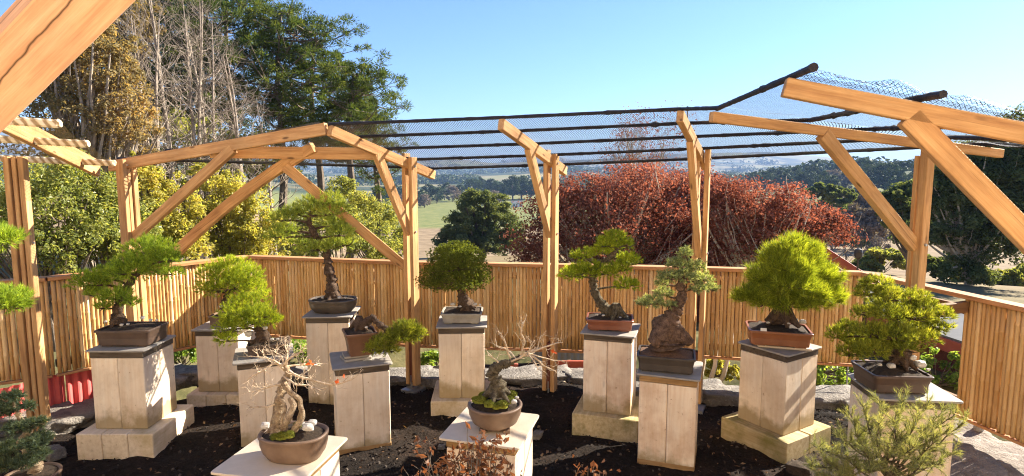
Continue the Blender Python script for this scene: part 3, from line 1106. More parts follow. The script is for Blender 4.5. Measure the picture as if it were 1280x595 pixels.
def pedestal(key, px, py, zt, rot, label, w=.40, plinth=None, mat='sleeper', pmat='plinth', cap='cap', slab='slate', slab_w=.46, slab_t=.014, split=True):
    c = on(px, py, zt)
    PED[key] = (c, R(rot))
    t = thing('pedestal', label, 'pedestal', (c[0], c[1], 0), group='sleeper pedestals carrying the bonsai')
    a = R(rot)
    ex, ey = np.array([math.cos(a), math.sin(a), 0]), np.array([-math.sin(a), math.cos(a), 0])
    o = np.array([c[0], c[1], 0])
    cap_h = .05 if cap else 0
    zb = plinth[1] if plinth else -.03
    z1 = zt - slab_t - cap_h
    h = w / 4
    for sx in (-1, 1):
        for sy in (-1, 1):
            b = o + ex * sx * (h + .0012) + ey * sy * (h + .0012)
            dz = random.uniform(-.004, 0)
            beam('sleeper', b + [0, 0, zb + .002], b + [0, 0, z1 - .002 + dz], w / 2, w / 2, M[mat], t, up=tuple(ey), ch=.005)
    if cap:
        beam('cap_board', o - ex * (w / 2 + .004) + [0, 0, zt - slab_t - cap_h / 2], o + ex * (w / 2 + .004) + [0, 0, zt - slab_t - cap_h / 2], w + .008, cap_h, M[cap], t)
    mm = MB()
    mm.loft(slab_w, slab_w, 30, [(.985, zt - slab_t), (1, zt - slab_t + .003), (1, zt - .003), (.99, zt)], seg=48, rot=a)
    s_ = mm.build('top_slab', M[slab], t)
    s_.location = (0, 0, 0)
    if key in ('5', '10'):
        beam('base_board', o - ex * (w / 2 + .005) + [0, 0, .012], o + ex * (w / 2 + .005) + [0, 0, .012], w + .01, .05, M['cap_warm'], t)
    if plinth:
        pw, ph, pn = plinth
        for i in range(pn):
            off = (i + .5) / pn * pw - pw / 2
            p0 = o + ex * off - ey * pw / 2 + [0, 0, (ph - .04) / 2]
            p1 = o + ex * off + ey * pw / 2 + [0, 0, (ph - .04) / 2]
            beam('plinth_block', p0, p1, pw / pn - .004, ph + .04, M[pmat], t, ch=.008)
    return t


pedestal('1', 166, 428, .83, 0, 'tall pale pedestal on a stepped plinth nearest the left post', w=.41, plinth=(.60, .19, 3))
pedestal('2', 283, 405, .73, 0, 'pale pedestal farthest back in the left corner behind the green mound', w=.40, plinth=(.56, .12, 3))
pedestal('3', 330, 441, .70, 22, 'pedestal under the low mound pine, half hidden by bare twigs', w=.39)
pedestal('4', 416, 389, .86, 2, 'tall pedestal under the tall pine in an oval bowl', w=.40)
pedestal('5', 450, 447, .70, 20, 'pedestal with two stacked tiles under the cascading pine', w=.41)
pedestal('6', 578, 401, .82, 2, 'pedestal under the dome shaped conifer in a grey tray', w=.41, plinth=(.56, .15, 1))
pedestal('7', 354, 567, .72, -11, 'pale slab topped pedestal at the front under the bare gnarled tree', w=.42, cap='cap_warm', slab='slab', slab_w=.50)
pedestal('8', 614, 532, .72, -16, 'pale slab topped pedestal at the front under the bare mossy tree', w=.40, mat='sleeper_warm', cap='cap_warm', slab='slab', slab_w=.475)
pedestal('9', 764, 410, .86, -18, 'pedestal on a mossy plinth under the pine with the leaning trunk', w=.40, plinth=(.56, .17, 1), mat='sleeper_warm', pmat='plinth_moss')
pedestal('10', 838, 459, .71, -20, 'plinthless pedestal under the grey green juniper on its rock', w=.41, mat='sleeper_warm', cap='cap_warm')
pedestal('11', 974, 430, .82, 32, 'corner turned pedestal on a wide plinth under the cone shaped pine', w=.41, plinth=(.60, .17, 2), mat='sleeper', pmat='plinth_moss', slab='slate')
pedestal('12', 1126, 483, .80, -6, 'pedestal at the right under the spreading yellow green pine', w=.43, mat='sleeper_warm', slab_w=.49)


# ------------------------------------------------------------------ bonsai
def needle_pad(m, c, r, k, length, width, up=.7, spread=.8, per=22, seed=0.0):
    k, width = k * 1.7, width * 1.35
    """needle tufts spread through an uneven cushion"""
    c, r = np.asarray(c), np.asarray(r)
    n = max(12, int(k))
    d = rng.normal(size=(n * 2, 3))
    d /= np.linalg.norm(d, axis=1, keepdims=True)
    d = d[(d[:, 2] > -.45) | (rng.random(len(d)) < .25)][:n]
    n = len(d)
    rad = rng.random(n) ** .33
    lump = np.array([1 + .34 * nz(*(x * 2.1 + seed)) for x in d])
    p = c + d * r * (rad * lump)[:, None]
    ax = d * (r.max() / r) * .5
    ax /= np.linalg.norm(ax, axis=1, keepdims=True)
    ax = ax + np.array([0, 0, up])
    ax /= np.linalg.norm(ax, axis=1, keepdims=True)
    cc = np.repeat(p, per, 0)
    dd = np.repeat(ax, per, 0) + rng.normal(0, spread * .55, (n * per, 3))
    tp = rng.uniform(0, length * .6, (n * per, 1)) * np.repeat(ax, per, 0)
    m.needles(cc - np.repeat(ax, per, 0) * length * .4 + tp, dd, length * rng.uniform(.65, 1.1, n * per), width)
    return p


def curve(pts, n=12):
    """Catmull-Rom through points"""
    P = [np.asarray(p, float) for p in pts]
    P = [2 * P[0] - P[1]] + P + [2 * P[-1] - P[-2]]
    out = []
    for i in range(1, len(P) - 2):
        for t in np.linspace(0, 1, n, endpoint=False):
            a, b, c, d = P[i - 1:i + 3]
            out.append(.5 * (2 * b + (c - a) * t + (2 * a - 5 * b + 4 * c - d) * t * t + (3 * b - a - 3 * c + d) * t ** 3))
    out.append(P[-2])
    return np.array(out)


def gnarl(P, amt, f=9.0, s=0.0):
    P = P.copy()
    for i, p in enumerate(P):
        P[i] += amt * np.array([nz(p[0] * f + s, p[2] * f), nz(p[2] * f, p[1] * f + s), .4 * nz(p[1] * f, p[0] * f + s)])
    return P


def make_pot(t, kind, w, d, h, rot, mat, feet=True, soil='potsoil', lip=.018):
    n = {'rect': 14, 'oval': 2.4, 'round': 2.0, 'square': 16}[kind]
    f0 = .012 if feet else 0
    tap = {'rect': .88, 'oval': .72, 'round': .60, 'square': .72}[kind]
    m = MB()
    if kind in ('rect', 'square'):
        prof = [(tap - .01, f0), (tap, f0 + .005), (.90 * .5 + tap * .5, h * .5), (.955, h - lip), (1.0, h - lip + .003), (1.0, h - .003), (.985, h), (.90, h), (.89, h - .03)]
    else:
        prof = [(tap * .94, f0), (tap, f0 + .008), (tap + (1 - tap) * .55, h * .30), (tap + (1 - tap) * .86, h * .62), (.965, h - lip), (1.0, h - lip + .004), (1.0, h - .004), (.98, h), (.88, h), (.86, h - .03)]
    m.loft(w, d, n, prof, seg=56, rot=rot)
    pot = m.build('pot', M[mat], t, smooth_=False)
    for p in pot.data.polygons:
        p.use_smooth = kind in ('oval', 'round')
    if feet:
        c, s = math.cos(rot), math.sin(rot)
        for sx in (-1, 1):
            for sy in (-1, 1):
                mm = MB()
                x, y = sx * w * tap * .36, sy * d * tap * .34
                mm.box((x * c - y * s, x * s + y * c, .008), (w * .2 * tap, d * .16, .016), rot, .94)
                mm.build('foot', M[mat], pot)
    m = MB()
    seg, V, nr = 40, [], 8
    a = np.linspace(0, 2 * np.pi, seg, endpoint=False)
    cx, cy = np.sign(np.cos(a)) * np.abs(np.cos(a)) ** (2 / n), np.sign(np.sin(a)) * np.abs(np.sin(a)) ** (2 / n)
    for i in range(1, nr + 1):
        f = i / nr
        for q in range(seg):
            x, y = cx[q] * (w / 2 - .02) * f, cy[q] * (d / 2 - .02) * f
            V.append((x, y, h - .012 + .03 * (1 - f ** 2) + .006 * nz(x * 40, y * 40)))
    V = np.array(V)
    c, s = math.cos(rot), math.sin(rot)
    V = V @ np.array([[c, s, 0], [-s, c, 0], [0, 0, 1]])
    V = np.concatenate([V, [[0, 0, h + .02]]])
    i = np.arange(nr - 1)[:, None] * seg
    j = np.arange(seg)[None, :]
    k = (j + 1) % seg
    q = np.stack([i + j, i + seg + j, i + seg + k, i + k], -1).reshape(-1, 4)
    jj = np.arange(seg)
    m.add(V, q, np.stack([jj, (jj + 1) % seg, np.full(seg, nr * seg)], -1))
    m.build('soil', M[soil], t, smooth_=True)
    return pot


class Bonsai:
    def __init__(self, key, px, label, potspec, rot=None, name='bonsai', lift=0.0, loc=None, dy=0.0):
        if loc is None:
            c, a = PED[key]
            d = c[1] + dy
            p = at(px, 300, d)
            loc = np.array([p[0], d, c[2] + lift + .001])
        self.loc = np.asarray(loc, float)
        self.d = self.loc[1]
        self.s = FPX / (self.d * 1.02)
        self.t = thing(name, label, 'bonsai', tuple(self.loc), group='bonsai trees displayed on pedestals' if key else None)
        kind, w, dd, h, mat = potspec[:5]
        self.h = h
        self.pot = make_pot(self.t, kind, w, dd, h, R(rot or 0), mat, **(potspec[5] if len(potspec) > 5 else {}))

    def P(self, px, py, dy=0.0):
        return at(px, py, self.d + dy) - self.loc

    def trunk(self, pts, rad, mat='bark', amt=.012, flare=True, fl=1.0, sides=10, name='trunk', merge=None):
        """pts in picture positions plus depth offset; rad in the same pixels"""
        Q = [self.P(p[0], p[1], p[2] if len(p) > 2 else 0) for p in pts]
        C = gnarl(curve(Q), amt, 14, len(pts))
        r = np.interp(np.linspace(0, 1, len(C)), np.linspace(0, 1, len(rad)), np.array(rad) / self.s)
        r = r * (1 + .18 * rng.normal(size=len(r)).clip(-1.5, 1.5))
        m = merge or MB()
        m.tube(C, r, sides)
        self.C = C
        if flare:
            b = C[0]
            for i in range(6):
                a = i * 1.05 + random.random() * .5
                L = r[0] * random.uniform(1.3, 1.9) * fl
                e = b + np.array([math.cos(a) * L, math.sin(a) * L, -.012 - .01 * random.random()])
                m.tube(curve([b + [0, 0, r[0] * 1.3], b + [math.cos(a) * r[0] * .7, math.sin(a) * r[0] * .7, r[0] * .5], e], 5), np.linspace(r[0] * .6, r[0] * .15, 11), 6)
        self.tm = m
        self.tmat = mat
        return m

    def pads(self, pads, mat, k=.5, length=.035, width=.0024, up=.7, spread=.8, per=22, brr=1.0, leafname='foliage', twigs=True):
        """pads: (px, py, rx, ry[, depth offset]) cushions; branches run to each from the trunk"""
        m = MB()
        for i, pd in enumerate(pads):
            px, py, rx, ry = pd[:4]
            dy = pd[4] if len(pd) > 4 else random.uniform(-.5, .5) * rx / self.s
            c = self.P(px, py, dy)
            r = np.array([rx, rx * .85, ry]) / self.s
            needle_pad(m, c, r, k * rx * ry, length, width, up, spread, per, i * 3.7)
            low = c - [0, 0, r[2] * .35]
            dd = np.linalg.norm(self.C - low, axis=1) + np.abs(self.C[:, 2] - low[2] + .02) * .6
            j = int(np.argmin(dd))
            s0 = self.C[j]
            mid = lerp(s0, low, .5) + [0, 0, -.01 + .03 * random.random()]
            br = gnarl(curve([s0, mid, low], 6), .008, 18, i)
            self.tm.tube(br, np.linspace(.011, .005, len(br)) * brr, 6)
            if twigs:
                for q in range(7):
                    a = random.random() * 6.28
                    e = low + np.array([math.cos(a) * r[0] * .75, math.sin(a) * r[1] * .75, r[2] * random.uniform(-.1, .5)])
                    self.tm.tube(gnarl(curve([low, lerp(low, e, .5) + [0, 0, -.008], e], 4), .006, 20, q), np.linspace(.0045, .0015, 9) * brr, 4)
        self.t_fol = m.build(leafname, M[mat], self.t)

    def finish(self):
        self.tm.build('trunk', M[self.tmat], self.t, smooth_=True)

    def stones(self, lst, mat='stone_white'):
        for px, py, dy, sz in lst:
            me = rock_mesh(sz * .36, sz * .30, sz * .24, random.random() * 50, .75)
            me.materials.append(M[mat])
            o = bpy.data.objects.new('stone', me)
            col.objects.link(o)
            o.parent = self.t
            p = self.P(px, py, dy)
            o.location = (p[0], p[1], max(p[2], self.h - .005))


# 1: wind swept broad pine, brown tray
b = Bonsai('1', 158, 'broad layered green pine in a dark brown tray nearest the left post', ('rect', .44, .31, .135, 'pot_brown'), 0)
b.trunk([(148, 405), (146, 392, .02), (152, 372), (163, 352, .03), (180, 335, .02)], [9, 7, 5.5, 4.5, 3], amt=.02)
b.pads([(188, 311, 30, 17, .0), (205, 322, 20, 13, -.05), (160, 337, 32, 16, -.06), (138, 345, 22, 14, .03), (112, 352, 22, 15, -.02), (210, 340, 18, 8, -.04), (172, 326, 22, 12, .1),
        (145, 370, 22, 11, -.1), (165, 377, 8, 7, -.15), (128, 383, 9, 7, -.1), (190, 330, 18, 10, .08), (120, 366, 15, 10, .05)], 'pine', k=.36, length=.04)
b.finish()
b.stones([(132, 402, -.06, .03), (152, 406, -.1, .035), (160, 405, -.09, .03), (188, 400, .0, .035), (178, 397, .03, .045), (196, 400, .04, .03)])
# 2: rounded bright mound at the back
b = Bonsai('2', 280, 'bright green rounded mound pine farthest back in the left corner', ('rect', .30, .22, .10, 'pot_tan'), 0)
b.trunk([(282, 385), (284, 372), (290, 356), (288, 340)], [6, 5, 4, 2.5])
b.pads([(288, 334, 30, 14), (272, 345, 26, 14, -.1), (305, 347, 26, 14, -.08), (262, 360, 18, 10, -.05), (315, 362, 20, 10, 0), (290, 356, 30, 14, -.12), (325, 368, 11, 7)], 'pine_bright', k=.40, length=.04)
b.finish()
b.stones([(276, 383, -.08, .04)])
# 3: low mound
b = Bonsai('3', 330, 'low green mound pine with a white rock in a reddish brown tray', ('rect', .33, .23, .095, 'pot_brown'), 18)
b.trunk([(330, 428), (326, 418), (322, 405), (318, 395)], [9, 7, 5, 3])
b.pads([(310, 378, 27, 12), (296, 392, 25, 12, -.08), (322, 393, 24, 12, -.1), (336, 401, 15, 9), (288, 408, 19, 11, -.04), (282, 423, 13, 10, -.02), (302, 404, 22, 10, -.1), (345, 399, 8, 6)], 'pine_bright', k=.42, length=.034)
b.finish()
b.stones([(311, 417, -.03, .085), (331, 410, .0, .05), (340, 424, -.05, .035), (347, 424, -.03, .03)])
# 4: tall pine with open trunk
b = Bonsai('4', 414, 'tall open pine with a bare dark trunk in an oval brown bowl', ('oval', .46, .34, .125, 'pot_green', {'feet': False}), 0)
b.trunk([(416, 374), (415, 355), (411, 335), (409, 317), (401, 303, .03), (392, 290, .0), (386, 278, -.02), (388, 266)], [10, 6.5, 5.2, 4.6, 4.2, 4, 3.2, 2.2], amt=.012)
b.pads([(402, 252, 30, 12, 0), (388, 262, 24, 11, .05), (415, 264, 22, 11, -.03), (355, 272, 20, 9, -.03), (345, 293, 14, 10, .0), (358, 287, 14, 9, .08), (425, 290, 17, 13, -.02), (418, 279, 16, 10, .06),
        (392, 310, 20, 9, -.05), (410, 306, 18, 9, .06), (432, 304, 12, 8, .05), (374, 304, 12, 7, .02), (372, 265, 18, 9, .0)], 'pine_dull', k=.36, length=.045, brr=1.3)
b.finish()
b.stones([(403, 372, -.08, .03), (424, 372, -.08, .04), (432, 372, -.04, .03), (395, 373, -.06, .03)])
# 5: semi cascade
for (dx, zz, ww, rr_) in ((-.03, .702, .22, 30), (-.03, .724, .20, 24)):
    c, a = PED['5']
    m = MB()
    m.loft(ww, ww * .8, 20, [(.97, 0), (1, .003), (1, .015), (.98, .019)], seg=40, rot=R(rr_))
    o = m.build('stone_tile', M['slate'])
    o.location = (c[0] + dx, c[1] - .01, zz)
    tag(o, 'lower of two thin tiles stacked under the cascading pine pot' if zz < .71 else 'upper of two thin tiles stacked under the cascading pine pot', 'tile')
b = Bonsai('5', 446, 'cascading pine trailing right out of a tall square terracotta pot', ('square', .25, .25, .185, 'pot_clay', {'feet': False}), 24, lift=.044, dy=-.01)
b.trunk([(449, 409), (456, 404, 0), (466, 398, -.02), (473, 405, -.04), (484, 411, -.05), (497, 412, -.04)], [7, 6, 4, 4, 3.5, 2], mat='bark', amt=.012)
b.pads([(508, 409, 16, 8, -.04), (521, 417, 12, 8, -.02), (498, 419, 20, 9, -.06), (480, 427, 17, 9, -.08), (468, 435, 12, 8, -.1), (487, 437, 13, 6, -.06), (512, 421, 14, 8, .03)], 'pine_yellow', k=.55, length=.04)
b.finish()
b.stones([(444, 411, -.05, .025), (458, 409, -.06, .028)])
# 6: dense dome
b = Bonsai('6', 577, 'dense dark green dome shaped conifer in a shallow grey tray', ('rect', .38, .31, .10, 'pot_grey'), 0)
b.trunk([(584, 384), (580, 376, -.03), (577, 366), (575, 352), (572, 335)], [10, 7, 5, 4, 2.5])
b.pads([(570, 312, 26, 11), (556, 322, 24, 12, -.1), (586, 322, 24, 12, -.06), (570, 332, 32, 14, -.14), (548, 338, 22, 12, -.04), (594, 336, 20, 12), (570, 350, 36, 12, -.12), (538, 352, 20, 9), (603, 348, 13, 10),
        (585, 357, 22, 9, -.08), (552, 357, 22, 8, -.08), (570, 322, 28, 14, .12), (570, 342, 34, 14, .1)], 'cedar', k=1.3, length=.014, width=.0030, up=.3, spread=1.0, per=20)
b.finish()
b.stones([(566, 380, -.08, .05), (594, 380, -.05, .045), (600, 381, -.02, .03), (575, 383, -.1, .03)])
# 9: leaning trunk
b = Bonsai('9', 764, 'pine with a curved leaning trunk and separate foliage pads in a red tray', ('rect', .40, .28, .10, 'pot_red'), -10)
b.trunk([(770, 396), (758, 387), (748, 375), (743, 362), (741, 348), (745, 335), (757, 325), (768, 317), (772, 308)], [10, 7, 5.6, 5, 4.6, 4.3, 3.8, 3.2, 2], mat='bark_green', amt=.008)
b.pads([(770, 297, 15, 10), (757, 305, 13, 8, -.03), (784, 305, 8, 6), (729, 319, 15, 8, -.03), (715, 342, 16, 10, .0), (728, 339, 14, 10, -.06), (758, 339, 18, 9, -.06), (785, 326, 16, 10, .02), (776, 335, 14, 9, -.04),
        (783, 356, 17, 9, -.02), (752, 314, 13, 7, .04), (742, 334, 12, 7, -.05), (765, 307, 15, 8, .04)], 'pine_bright', k=.50, length=.036)
b.finish()
b.stones([(746, 393, -.05, .035), (754, 394, -.07, .03), (783, 396, -.04, .04), (775, 397, -.07, .03)])
# 10: juniper on rock
b = Bonsai('10', 837, 'grey green juniper growing over a knobbly rock in a dark footed tray', ('rect', .43, .30, .125, 'pot_dark', {'soil': 'potgravel'}), -16, dy=-.02)
b.trunk([(835, 432), (834, 410), (841, 394, -.02), (848, 380), (851, 366), (850, 350), (853, 334)], [21, 15, 10, 6.5, 5.5, 4, 2], mat='bark_rock', amt=.02, flare=False)
_m = b.tm
for (p0, p1, r0, r1) in (((816, 430), (832, 396), 9, 8), ((856, 430), (842, 402), 8, 6), ((824, 422), (838, 392), 11, 7), ((846, 426), (836, 398), 9, 8), ((862, 428), (846, 410), 6, 5)):
    cc = gnarl(curve([b.P(*p0, -.05), b.P((p0[0] + p1[0]) / 2 + 2, (p0[1] + p1[1]) / 2, -.05), b.P(*p1, -.02)], 6), .015, 20, p0[0])
    _m.tube(cc, np.linspace(r0, r1, len(cc)) / b.s, 9)
b.pads([(857, 317, 9, 8), (846, 330, 13, 8), (868, 333, 13, 8), (836, 345, 14, 8, -.05), (857, 345, 16, 9, -.06), (878, 347, 13, 8), (889, 360, 10, 6), (815, 377, 17, 7, -.02), (829, 366, 12, 7, .03), (838, 381, 8, 5, -.05),
        (872, 360, 12, 7, -.04), (828, 353, 9, 6), (803, 379, 8, 5)], 'juniper', k=.55, length=.028, width=.0034, up=.5, spread=1.25, per=15)
b.finish()
# 11: cone
m = MB()
c, a = PED['11']
m.loft(.40, .27, 20, [(.97, 0), (1, .003), (1, .013), (.98, .017)], seg=40, rot=R(-18))
o = m.build('stone_tile', M['slab'])
o.location = (c[0] + .02, c[1] - .02, c[2] + .001)
tag(o, 'pale thin tile between the orange tray and its corner turned pedestal', 'tile')
b = Bonsai('11', 978, 'cone shaped pine of long bright needles in an orange brown tray', ('rect', .47, .34, .125, 'pot_orange'), -16, lift=.019, dy=-.02)
b.trunk([(978, 402), (977, 392), (982, 378), (986, 362), (988, 340), (990, 318)], [12, 9, 7, 5, 4, 2.5], fl=.8)
b.pads([(993, 304, 15, 10, .0), (985, 315, 18, 12, -.08), (1001, 316, 18, 12, -.02), (978, 328, 20, 13, -.08), (1008, 328, 20, 13, -.03), (992, 335, 24, 15, -.15), (964, 345, 20, 13, -.05), (1020, 345, 22, 14, -.02), (990, 354, 32, 15, -.16),
        (945, 368, 20, 13, -.03), (930, 372, 14, 9), (955, 378, 16, 9, -.06), (1012, 366, 26, 14, -.12), (1036, 366, 20, 13, -.02), (1044, 374, 12, 8), (968, 320, 18, 13, -.02), (1014, 318, 17, 13, 0), (952, 345, 18, 13, 0), (1034, 346, 18, 13, 0), (985, 380, 30, 8, -.08), (1015, 376, 26, 9, -.05), (990, 330, 22, 15, .12), (1015, 350, 26, 16, .12), (965, 360, 26, 12, .1)],
       'pine_long', k=.30, length=.072, width=.0022, up=.9, spread=.85, per=24)
b.finish()
m = MB()
q = b.P(955, 402, -.12)
m.box((q[0], q[1], b.h + .012), (.045, .004, .024), R(-16))
m.build('plant_label', M['whitewall'], b.t)
b.stones([(994, 400, -.05, .05), (1003, 402, -.06, .06), (960, 403, -.06, .03), (950, 402, -.03, .03), (985, 404, -.1, .03)])
# 12: spreading yellow green pine
b = Bonsai('12', 1125, 'spreading yellow green pine in a brown tray beside the thick right post', ('rect', .37, .33, .125, 'pot_brown'), -4, dy=-.01)
b.trunk([(1126, 456), (1128, 444), (1122, 425), (1118, 405), (1112, 385), (1106, 370)], [11, 9, 8, 6, 4, 2.5])
b.pads([(1095, 354, 20, 9), (1084, 366, 18, 9, .0), (1108, 368, 18, 10, -.05), (1140, 372, 20, 10, .0), (1155, 383, 18, 10, -.03), (1175, 392, 15, 9, .0), (1168, 406, 20, 10, -.03), (1140, 395, 24, 11, -.08), (1110, 392, 24, 11, -.1), (1080, 390, 16, 9, -.02),
        (1046, 418, 13, 11, .0), (1060, 410, 14, 10, .05), (1066, 440, 18, 9, -.05), (1090, 437, 22, 11, -.12), (1090, 414, 22, 11, -.1), (1118, 418, 26, 12, -.14), (1148, 420, 24, 12, -.1), (1130, 434, 20, 9, -.14), (1110, 380, 24, 12, .12), (1140, 410, 30, 14, .14), (1080, 425, 22, 12, .12), (1070, 432, 14, 9)],
       'pine_yellow', k=.34, length=.034, up=.8)
b.finish()
b.stones([(1114, 457, -.07, .06), (1150, 455, -.05, .08), (1140, 447, -.03, .06), (1100, 456, -.05, .03), (1160, 462, -.08, .03)])


# leafless trees -------------------------------------------------------
def twig(m, p, d, L, r, depth, flat=.6, bend=.5, ratio=.74, nb=(2, 3), up=.1, sides=5, ends=None, spread=.75):
    n = 4
    P = [p]
    dd = d.copy()
    for i in range(n):
        dd = dd + rng.normal(0, bend * .35, 3) * np.array([1, 1, flat]) + [0, 0, up * .3]
        dd /= np.linalg.norm(dd)
        P.append(P[-1] + dd * L / n)
    P = np.array(P)
    m.tube(P, np.linspace(r, r * .62, n + 1), sides if depth > 1 else max(3, sides - 1), cap=False)
    if depth <= 0:
        if ends is not None:
            ends.append(P[-1])
        return
    for i in range(random.choice(nb)):
        q = random.choice([2, 3, 4, 4])
        e = dd + rng.normal(0, spread, 3) * np.array([1, 1, flat])
        e /= np.linalg.norm(e)
        twig(m, P[q], e, L * ratio * random.uniform(.8, 1.15), r * .58, depth - 1, flat, bend, ratio, nb, up, sides, ends, spread)


# 7: bare gnarled tree at the front
b = Bonsai('7', 357, 'bare gnarled tree with a thick twisted pale trunk in an oval brown bowl', ('oval', .355, .27, .135, 'pot_tan', {'feet': False}), -8, dy=-.03)
b.trunk([(346, 540), (347, 520, -.02), (350, 500), (354, 482, .02), (357, 466), (356, 455)], [9, 6.5, 6, 5.5, 4.5, 3], mat='bark_pale', amt=.024)
for (pts, rad) in (([(368, 538, -.03), (378, 520, -.04), (374, 502, -.03), (363, 489, -.02), (355, 478, 0)], [5, 3.4, 3, 3.4, 4]), ([(356, 540, -.05), (360, 522, -.06), (367, 508, -.05), (363, 497, -.03)], [4, 4.5, 4, 4]),
                   ([(338, 541, -.02), (342, 522, .0), (345, 505, .02), (350, 488, 0)], [3.5, 2.6, 2.4, 3]), ([(352, 541, -.05), (353, 525, -.06), (357, 512, -.05), (352, 498, -.02)], [2.8, 2.2, 2, 2.6]),
                   ([(374, 536, .02), (372, 525, -.02), (376, 512, -.02), (370, 500, -.02)], [3, 2.4, 2, 2.6])):
    cc = gnarl(curve([b.P(*p) for p in pts], 6), .014, 20, pts[0][0])
    b.tm.tube(cc, np.interp(np.linspace(0, 1, len(cc)), np.linspace(0, 1, len(rad)), np.array(rad) / b.s), 8)
m = MB()
for (pts, rad, dep) in (([(357, 463), (345, 455, -.03), (330, 462, -.08), (310, 474, -.1)], 2.4, 2), ([(352, 480), (335, 484, .03), (312, 490, .06)], 2.0, 2), ([(358, 462), (372, 470, -.02), (392, 476, -.05), (415, 481, -.08), (440, 474, -.1)], 2.6, 2),
                        ([(356, 456), (352, 445, .02), (340, 438, .05)], 2.0, 3), ([(357, 456), (365, 446, -.03), (378, 440, -.05)], 2.2, 3), ([(354, 470), (370, 480, -.08), (384, 482, -.16), (400, 488, -.2)], 2.0, 2),
                        ([(350, 498), (335, 508, -.03), (312, 509, -.05)], 1.6, 2), ([(357, 455), (360, 440, .04), (358, 430, .06)], 1.8, 3), ([(357, 458), (335, 448, -.06), (318, 446, -.1)], 1.8, 3), ([(358, 458), (385, 455, .05), (402, 458, .1)], 1.8, 3)):
    cc = gnarl(curve([b.P(*p) for p in pts], 6), .010, 22, pts[-1][0])
    m.tube(cc, np.linspace(rad * .8, rad * .32, len(cc)) / b.s, 6)
    for i in range(4, len(cc), 1):
        d = cc[i] - cc[i - 1]
        d = d / (np.linalg.norm(d) + 1e-9) + rng.normal(0, .8, 3) * [1, 1, .7] + [0, 0, .25]
        twig(m, cc[i], d / np.linalg.norm(d), .042, .0019, dep, .7, .7, .8, (1, 2), .15, 4)
m.build('branch', M['twig'], b.t)
b.finish()
for q in (b.P(430, 470, -.1), b.P(421, 477, -.1), b.P(388, 452), b.P(391, 455), b.P(385, 455, .02)):
    m = MB()
    m.leaves([q], rng.normal(size=(1, 3)), .03, .8)
    m.build('leaf', M['redleaf'], b.t)
b.stones([(385, 534, -.05, .07), (390, 529, .0, .06), (332, 532, .03, .06), (376, 531, .04, .05)])


def moss_clump(b, lst):
    m = MB()
    for px, py, dy, r in lst:
        c = b.P(px, py, dy)
        c[2] = max(c[2], b.h - .004)
        seg = 12
        for i, (s, z) in enumerate(((1, -.2), (.98, .12), (.8, .35), (.45, .52))):
            pass
        prof = [(1, -.012), (1, 0), (.8, r * .35), (.4, r * .55)]
        mm = MB()
        V = []
        for s, z in prof:
            for k in range(seg):
                a = 2 * math.pi * k / seg
                rr_ = r * s * (1 + .25 * nz(math.cos(a) * 1.5 + px, math.sin(a) * 1.5))
                V.append(c + [rr_ * math.cos(a), rr_ * math.sin(a), z])
        V.append(c + [0, 0, r * .6])
        i = np.arange(3)[:, None] * seg
        j = np.arange(seg)[None, :]
        k = (j + 1) % seg
        jj = np.arange(seg)
        m.add(V, np.stack([i + j, i + k, i + seg + k, i + seg + j], -1).reshape(-1, 4), np.stack([3 * seg + jj, 3 * seg + (jj + 1) % seg, np.full(seg, 4 * seg)], -1))
        nn = int(700 * (r / .03) ** 2)
        a, q = rng.random(nn) * 6.28, np.sqrt(rng.random(nn))
        pp = c + np.stack([np.cos(a) * q * r, np.sin(a) * q * r, r * .55 * (1 - q ** 2)], -1)
        m.needles(pp, np.stack([np.cos(a) * q, np.sin(a) * q, np.full(nn, 1.0)], -1) + rng.normal(0, .5, (nn, 3)), .009, .003)
    m.build('moss', M['moss'], b.t, smooth_=False)


moss_clump(b, [(352, 545, -.08, .028), (362, 543, -.09, .024), (343, 546, -.07, .02), (372, 531, .0, .02)])
# 8: bare mossy tree at the front
b = Bonsai('8', 618, 'bare leaning tree with rough dark trunk in a round tan bowl of moss', ('round', .32, .32, .145, 'pot_tan'), 0, dy=-.02)
b.trunk([(621, 494), (621, 480), (617, 468), (622, 458), (634, 454), (648, 447, .03), (660, 440, .05)], [13, 9, 7.5, 6, 5, 3.4, 2], mat='bark_green', amt=.018)
m = MB()
for (pts, rad, dep) in (([(640, 452), (634, 440), (630, 425, -.03), (622, 414, -.05)], 1.8, 2), ([(648, 447, .03), (655, 430, .02), (652, 412, .0), (655, 400)], 2.0, 2), ([(655, 442, .04), (675, 436, .06), (690, 430, .08), (702, 428)], 2.0, 2),
                        ([(655, 443, .04), (670, 448, .0), (682, 458, -.02), (695, 464)], 1.9, 2), ([(636, 454), (648, 448, -.05), (660, 440, -.08), (668, 425, -.1)], 1.8, 2), ([(650, 446), (668, 440, .1), (676, 420, .12)], 1.7, 2),
                        ([(626, 458), (618, 448, -.04), (610, 444, -.06)], 1.4, 2), ([(645, 449), (632, 436, .06), (620, 432, .08)], 1.5, 2), ([(660, 441), (690, 450, .1), (706, 452, .1)], 1.5, 2), ([(660, 440, .05), (668, 452, -.08), (672, 462, -.1)], 1.4, 2)):
    cc = gnarl(curve([b.P(*p) for p in pts], 6), .010, 22, pts[-1][0])
    m.tube(cc, np.linspace(rad * .8, rad * .32, len(cc)) / b.s, 6)
    for i in range(5, len(cc), 2):
        d = cc[i] - cc[i - 1]
        d = d / (np.linalg.norm(d) + 1e-9) + rng.normal(0, .7, 3) + [0, 0, .3]
        twig(m, cc[i], d / np.linalg.norm(d), .05, .0019, dep, .9, .7, .8, (1, 2), .2, 4)
m.build('branch', M['twig'], b.t)
b.finish()
for q in (b.P(691, 439, .0), b.P(694, 441, .0)):
    m = MB()
    m.leaves([q], rng.normal(size=(1, 3)), .03, .8)
    m.build('leaf', M['redleaf'], b.t)
